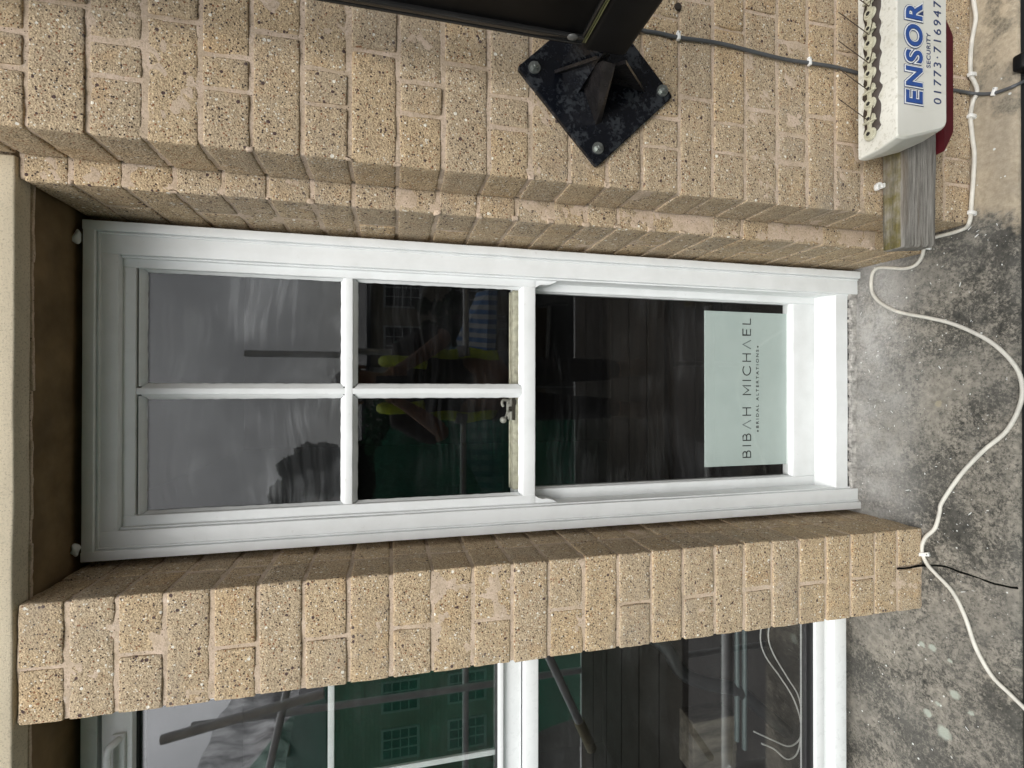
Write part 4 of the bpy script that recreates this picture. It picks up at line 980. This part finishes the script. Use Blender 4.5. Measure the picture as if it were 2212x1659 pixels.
# scaffold with netting
sf = tag(empty('scaffold', (-.6, -.8, GZ)), 'tube scaffold with board deck around the photographer, mirrored in the panes', 'scaffold')
GALV = plain('galvanised_tube', (.60, .61, .61), .5, (60, .2, .002), 0, .5, .2, 8); BOARD = plain('scaffold_board', (.045, .038, .03), .85, (40, .4, .003), 0, .3, .2, 6)
t1 = refl(527, 764, -1.5); poles = [(t1.x, -1.5, t1.z), (refl(900, 1488, -1.5).x, -1.5, 1.3), (2.2, -1.5, 1.2), (-1.75, .30, -1.5), (2.2, .30, -1.5), (-3.6, -1.5, 1.6)]
for x, y, z in poles: bm = bmesh.new(); tube(bm, [(x, y, GZ), (x, y, z)], .0242, 14); link('pole', bm, GALV, sf, True, 50)
zr = refl(1006, 830, -1.5).z
for z in (zr, -1.52): bm = bmesh.new(); tube(bm, [(-4.2, -1.55, z), (3.2, -1.55, z)], .0242, 14); link('rail', bm, GALV, sf, True, 50)
bm = bmesh.new(); tube(bm, [(-4.2, .25, -1.52), (3.2, .25, -1.52)], .0242, 14); link('rail', bm, GALV, sf, True, 50)
for i in range(6):
    y = -1.42+i*.235; bm = bmesh.new(); box(bm, -4.1+.03*i, 3.1-.05*i, y, y+.225, -1.495, -1.457, .003); link('board', bm, BOARD, sf)
for (a_, b_, r_) in ((refl(362, 1578, -.6), refl(650, 1497, -.6), .0242), (refl(633, 1440, -1.2), refl(570, 1720, -1.2), .0242)):
    bm = bmesh.new(); tube(bm, [a_, b_+(b_-a_)*.2], r_, 14); link('brace', bm, GALV, sf, True, 50)
q0, q1 = refl(1176, 1400, -.45), refl(1268, 1598, -.45)
bm = bmesh.new(); tube(bm, [q0+(q0-q1)*.6, q1], .0242, 14); link('brace', bm, GALV, sf, True, 50)
q2 = q1+(q1-q0).normalized()*.02; q3 = q1+(q0-q1).normalized()*.17; bm = bmesh.new(); tube(bm, [q3, q2], .031, 14); link('sleeve', bm, plain('brass_sleeve', (.36, .31, .19), .45, (50, .3, .002), .4), sf, True, 50)
q0, q1 = refl(1365, 1395, -.6), refl(1480, 1560, -.6); bm = bmesh.new(); tube(bm, [q0+(q0-q1)*.5, q1+(q1-q0)*.4], .024, 14); link('brace', bm, plain('rusty_tube', (.20, .15, .12), .6), sf, True, 50)
# green debris netting hung on the outer poles
NET = N('green_netting'); NET.t.nodes.remove(NET.b)
n1 = NET.n('ShaderNodeBsdfTranslucent', {'Color': (.045, .27, .17)}); n2 = NET.n('ShaderNodeBsdfDiffuse', {'Color': (.045, .20, .13)}); n3 = NET.n('ShaderNodeBsdfTransparent', {'Color': (.8, 1, .9)})
n4 = NET.n('ShaderNodeMixShader', {0: .4, 1: n1.outputs[0], 2: n2.outputs[0]}); n5 = NET.n('ShaderNodeMixShader', {0: .58, 1: n4.outputs[0], 2: n3.outputs[0]})
NET.t.links.new(n5.outputs[0], NET.t.nodes['Material Output'].inputs[0]); NET = NET.m
bm = bmesh.new(); top = [(-5.2, 2.2), (-3.6, 1.5), (-2.69, .97), (-2.41, .73), (-2.21, .48), (-1.62, .30), (-1.1, .22), (-.75, .10), (-.5, .12), (-.28, -.02), (-.15, -.12)]
bot = [(-5.2, -.6), (-2.86, -.80), (-2.70, -1.55), (-2.42, -1.85), (-2.15, -1.98), (-1.62, -2.0), (-.15, -1.9)]; nn = 110; cols_ = []
def topz(x, tb):
    for (a0_, b0_), (a1_, b1_) in zip(tb, tb[1:]):
        if a0_ <= x <= a1_: return b0_+(b1_-b0_)*(x-a0_)/(a1_-a0_)
    return tb[-1][1]
for i in range(nn+1):
    x = -5.2+(5.2-.15)*i/nn; z1 = topz(x, top); z0 = topz(x, bot)+.06*noise.noise(Vector((x*4, 1, 1)))
    cols_.append([bm.verts.new((x+.03*noise.noise(Vector((x*2, k*.3, 6))), -1.60+.09*noise.noise(Vector((x*2.4, k*.25, 0)))+.03*noise.noise(Vector((x*7, k, 4))), z0+(z1-z0)*k/24)) for k in range(25)])
for a_, b_ in zip(cols_, cols_[1:]):
    for k in range(24): bm.faces.new((a_[k], b_[k], b_[k+1], a_[k+1]))
tag(link('debris_netting', bm, NET, None, True), 'green debris netting hanging from the scaffold, mirrored in the casement window', 'netting')
# pale plastic sheet higher up
SHEET = N('plastic_sheet'); x_, y_, z_ = SHEET.sep()
SHEET.t.nodes.remove(SHEET.b)
fo = SHEET.rng(SHEET.noise(1, 6, .7, vec=SHEET.scale(22, 1, 4), dist=.3), .35, .65)
k1 = SHEET.n('ShaderNodeBsdfTranslucent', {'Color': SHEET.mix(fo, (.18, .18, .19), (.75, .76, .78))}); k2 = SHEET.n('ShaderNodeBsdfTransparent', {'Color': (.9, .9, .9)})
k3 = SHEET.n('ShaderNodeMixShader', {0: SHEET.rng(fo, 0, 1, .12, .3), 1: k1.outputs[0], 2: k2.outputs[0]}); SHEET.t.links.new(k3.outputs[0], SHEET.t.nodes['Material Output'].inputs[0]); SHEET = SHEET.m
bm = bmesh.new(); cols_ = []
qa, qb, qc, qd = [refl(x, y, -1.85) for x, y in ((380, 1800), (530, 1400), (660, 1430), (590, 1800))]
for i in range(61):
    u = i/60; cols_.append([])
    for k in range(31):
        w = k/30; p = qa*(1-u)*(1-w)+qb*u*(1-w)+qc*u*w+qd*(1-u)*w
        p.y += .10*noise.noise(Vector((u*5, w*2, 9)))+.05*noise.noise(Vector((u*16, w*3, 2))); p.z += .10*noise.noise(Vector((u*6, 4, w)))*(1-w)
        cols_[-1].append(bm.verts.new(p))
for a_, b_ in zip(cols_, cols_[1:]):
    for k in range(30): bm.faces.new((a_[k], b_[k], b_[k+1], a_[k+1]))
tag(link('plastic_sheet', bm, SHEET, None, True), 'pale crumpled plastic sheet hanging above the green netting', 'sheet')

# ------------------------------------------------------------------ things inside, behind the casement
INC = plain('inside_white_cord', (.5, .5, .48), .5)
for lab, pts in (('thin white cord hanging behind the lower casement pane, the one nearer the pier', [(1662, 1345), (1660, 1380), (1672, 1415), (1700, 1462), (1725, 1505), (1733, 1560), (1728, 1595), (1705, 1612), (1672, 1600), (1650, 1590), (1628, 1580)]), ('thin white cord curling lowest behind the lower casement pane', [(1645, 1345), (1643, 1385), (1655, 1420), (1685, 1462), (1712, 1505), (1728, 1550), (1730, 1585), (1722, 1627), (1700, 1640), (1672, 1618), (1645, 1606)])):
    bm = bmesh.new(); tube(bm, spline([at(x, y, 1.30) for x, y in pts], 6), .0022, 8); tag(link('cord', bm, INC, None, True), lab, 'cord', 'cords inside the casement window')
bm = bmesh.new(); A_ = [at(1575, 1380, 1.34), at(1608, 1380, 1.34), at(1608, 1620, 1.34), at(1578, 1620, 1.34)]
for i in (0, 1): tube(bm, [at(1592+i*16, 1330, 1.34), at(1592+i*16, 1600+i*18, 1.34)], .0075, 12)
tag(link('copper_pipes', bm, plain('painted_pipe', (.075, .10, .10), .35), None, True, 50), 'pair of dull painted pipes low behind the casement window', 'pipes')
bm = bmesh.new(); c0, c1 = at(1482, 1545, 1.42), at(1574, 1640, 1.42)
rough_box(bm, min(c0.x, c1.x), max(c0.x, c1.x), 1.38, 1.46, min(c0.z, c1.z), max(c0.z, c1.z), .004, .02, (.002, .001), (20, 80), .5, 4)
a = N('stripped_wood'); g1 = a.noise(1, 6, .7, vec=a.scale(40, 40, 8)); tag(link('wood_offcut', bm, a.out(a.mix(a.rng(g1, .35, .65), (.04, .034, .025), (.13, .115, .09)), .8), None, True), 'streaky timber offcut lying inside behind the lower casement pane', 'timber')
bm = bmesh.new(); K = [at(1400, 1370, 1.36), at(1440, 1400, 1.34), at(1470, 1450, 1.33), at(1520, 1475, 1.33), at(1590, 1490, 1.35), at(1640, 1530, 1.36), at(1700, 1580, 1.37)]
tube(bm, spline(K, 6), .02, 12, True, None)
tag(link('black_hose', bm, plain('black_rubber', (.008, .009, .010), .4), None, True), 'thick black hose curving down inside the casement window', 'hose')

# ------------------------------------------------------------------ the photographer on the scaffold deck
SKIN = plain('skin', (.42, .24, .16), .5); SHIRT = plain('dark_shirt', (.035, .03, .028), .85, (60, .4, .004)); HIVIS = plain('hi_vis_yellow', (.70, .92, .02), .6, (30, .4, .004)); TROU = plain('grey_trousers', (.07, .07, .075), .85, (40, .4, .004)); REFT = plain('reflective_tape', (.35, .36, .36), .35)
per = tag(empty('person', (0, -.42, -1.457)), 'person in dark T-shirt and yellow hi-vis vest raising a phone with both hands', 'person')
def skinned(name, V, E, rad, mats, lev=2):
    me = bpy.data.meshes.new(name); me.from_pydata([Vector(v)-per.location for v in V], E, []); o = bpy.data.objects.new(name, me); COL.objects.link(o); o.parent = per
    md = o.modifiers.new('skin', 'SKIN'); md.use_smooth_shade = True
    for i, r_ in enumerate(rad):
        s = me.skin_vertices[0].data[i]; s.radius = r_ if isinstance(r_, tuple) else (r_, r_); s.use_root = (i == 0)
    sb = o.modifiers.new('sub', 'SUBSURF'); sb.levels = lev; sb.render_levels = lev
    for m_i in mats: me.materials.append(m_i)
    return o
py_ = -.42
V = [(0, py_, -.50), (0, py_, -.32), (0, py_+.01, -.16), (0, py_, -.05), (0, py_+.01, .02), (0, py_+.03, .09), (0, py_+.04, .17), (0, py_+.03, .25)]
E_ = [(i, i+1) for i in range(7)]; rad = [(.15, .11), (.135, .10), (.16, .115), (.15, .09), .055, .055, (.082, .10), (.065, .08)]
for sx in (-1, 1):
    b0 = len(V); V += [(sx*.18, py_, -.06), (sx*.245, py_+.08, -.20), (sx*.25, py_+.12, -.28), (sx*.16, py_+.22, -.17), (sx*.085, py_+.31, -.06), (sx*.075, py_+.345, -.035)]
    rad += [.062, .052, .045, .040, .028, .032]; E_ += [(3, b0)]+[(b0+i, b0+i+1) for i in range(5)]
    for k, (dx, dz, ln) in enumerate(((.0, .030, .055), (.0, .012, .06), (.0, -.006, .056), (.0, -.022, .045))):
        f0 = len(V); V += [(sx*(.068), py_+.375, -.035+dz), (sx*(.050), py_+.393, -.035+dz), (sx*(.030), py_+.390, -.035+dz)]; rad += [.0095, .0088, .0078]; E_ += [(b0+5, f0), (f0, f0+1), (f0+1, f0+2)]
    f0 = len(V); V += [(sx*.060, py_+.350, -.012), (sx*.040, py_+.356, -.004)]; rad += [.011, .009]; E_ += [(b0+5, f0), (f0, f0+1)]
    b0 = len(V); V += [(sx*.09, py_, -.60), (sx*.11, py_+.02, -.98), (sx*.12, py_-.02, -1.36), (sx*.12, py_+.02, -1.41), (sx*.13, py_+.16, -1.425)]
    rad += [.095, .062, .045, .045, .034]; E_ += [(0, b0)]+[(b0+i, b0+i+1) for i in range(4)]
skinned('body', V, E_, rad, [SKIN])
# clothes follow the body a little outside it
skinned('tshirt', [(0, py_, -.50), (0, py_, -.32), (0, py_+.01, -.16), (0, py_, -.05), (0, py_+.01, -.005), (.18, py_, -.06), (.245, py_+.08, -.20), (.25, py_+.11, -.26), (-.18, py_, -.06), (-.245, py_+.08, -.20), (-.25, py_+.11, -.26)],
        [(0, 1), (1, 2), (2, 3), (3, 4), (3, 5), (5, 6), (6, 7), (3, 8), (8, 9), (9, 10)], [(.162, .122), (.148, .112), (.172, .126), (.16, .10), .075, .075, .068, .066, .075, .068, .066], [SHIRT])
skinned('trousers', [(0, py_, -.50), (.09, py_, -.62), (.11, py_+.02, -.98), (.12, py_-.02, -1.38), (-.09, py_, -.62), (-.11, py_+.02, -.98), (-.12, py_-.02, -1.38)], [(0, 1), (1, 2), (2, 3), (0, 4), (4, 5), (5, 6)], [(.165, .125), .11, .08, .066, .11, .08, .066], [TROU])
def vestring(z0, z1, rx, ry, mat, name, gap=0):
    bm = bmesh.new(); n = 40; Q = []
    for k in range(9):
        z = z0+(z1-z0)*k/8; Q.append([bm.verts.new((rx*(1+.05*math.sin(3*z*9))*math.cos(2*math.pi*i/n), py_+.005+ry*math.sin(2*math.pi*i/n), z)) for i in range(n)])
    for a_, b_ in zip(Q, Q[1:]):
        for i in range(n):
            if abs((i+.5)*360/n-90) > gap: bm.faces.new((a_[i], a_[(i+1) % n], b_[(i+1) % n], b_[i]))
    bmesh.ops.delete(bm, geom=[v for v in bm.verts if not v.link_faces], context='VERTS')
    o = link(name, bm, mat, per, True); md = o.modifiers.new('solid', 'SOLIDIFY'); md.thickness = .006; return o
vestring(-.56, -.15, .192, .150, HIVIS, 'hi_vis_vest', 42); vestring(-.40, -.34, .202, .160, REFT, 'reflective_band', 42)
for sx in (-1, 1):
    bm = bmesh.new(); tube(bm, spline([(sx*.10, py_+.135, -.17), (sx*.115, py_+.10, -.03), (sx*.115, py_+.02, .045), (sx*.115, py_-.08, .0), (sx*.10, py_-.13, -.16)], 6), .03, 10); link('shoulder_strap', bm, HIVIS, per, True)
# head details
hx = Vector((0, py_+.04, .17))
bm = bmesh.new()
bmesh.ops.create_uvsphere(bm, u_segments=24, v_segments=16, radius=1, matrix=Matrix.Translation(hx+Vector((0, -.012, .045))) @ Matrix.Diagonal((.088, .112, .095, 1)))
bmesh.ops.bisect_plane(bm, geom=bm.verts[:]+bm.edges[:]+bm.faces[:], plane_co=hx+Vector((0, .06, .045)), plane_no=(0, .75, -.6), clear_outer=True)
link('hair', bm, plain('brown_hair', (.07, .04, .02), .8, (300, .6, .004)), per, True)
for sx in (-1, 1):
    bm = bmesh.new(); bmesh.ops.create_uvsphere(bm, u_segments=14, v_segments=10, radius=.012, matrix=Matrix.Translation(hx+Vector((sx*.032, .083, .01)))); link('eye', bm, plain('eye_white', (.6, .6, .58), .2), per, True)
    bm = bmesh.new(); bmesh.ops.create_uvsphere(bm, u_segments=14, v_segments=10, radius=1, matrix=Matrix.Translation(hx+Vector((sx*.084, -.005, -.005))) @ Matrix.Diagonal((.010, .018, .030, 1))); link('ear', bm, SKIN, per, True)
bm = bmesh.new(); hull(bm, [hx+Vector(v) for v in ((0, .09, .02), (-.015, .088, -.028), (.015, .088, -.028), (0, .122, -.022), (0, .09, -.034))]); link('nose', bm, SKIN, per, True)
bm = bmesh.new(); bmesh.ops.create_uvsphere(bm, u_segments=14, v_segments=8, radius=1, matrix=Matrix.Translation(hx+Vector((0, .085, -.055))) @ Matrix.Diagonal((.024, .010, .007, 1))); link('mouth', bm, plain('lips', (.30, .11, .09), .5), per, True)
for sx in (-1, 1):
    bm = bmesh.new(); rough_box(bm, sx*.125-.05, sx*.125+.05, py_-.07, py_+.22, -1.455, -1.36, .03, .02, (.002, 0), (20, 1), .5, 2); link('boot', bm, plain('brown_boot', (.10, .06, .03), .6), per, True)
# phone, just behind the lens
bm = bmesh.new(); box(bm, -.045, .035, -.022, -.0135, -.078, .075, .004, 0, 3)
tag(link('phone', bm, plain('phone_black', (.02, .02, .022), .2), None, True, 40), 'black phone held upright in both hands of the photographer', 'phone')
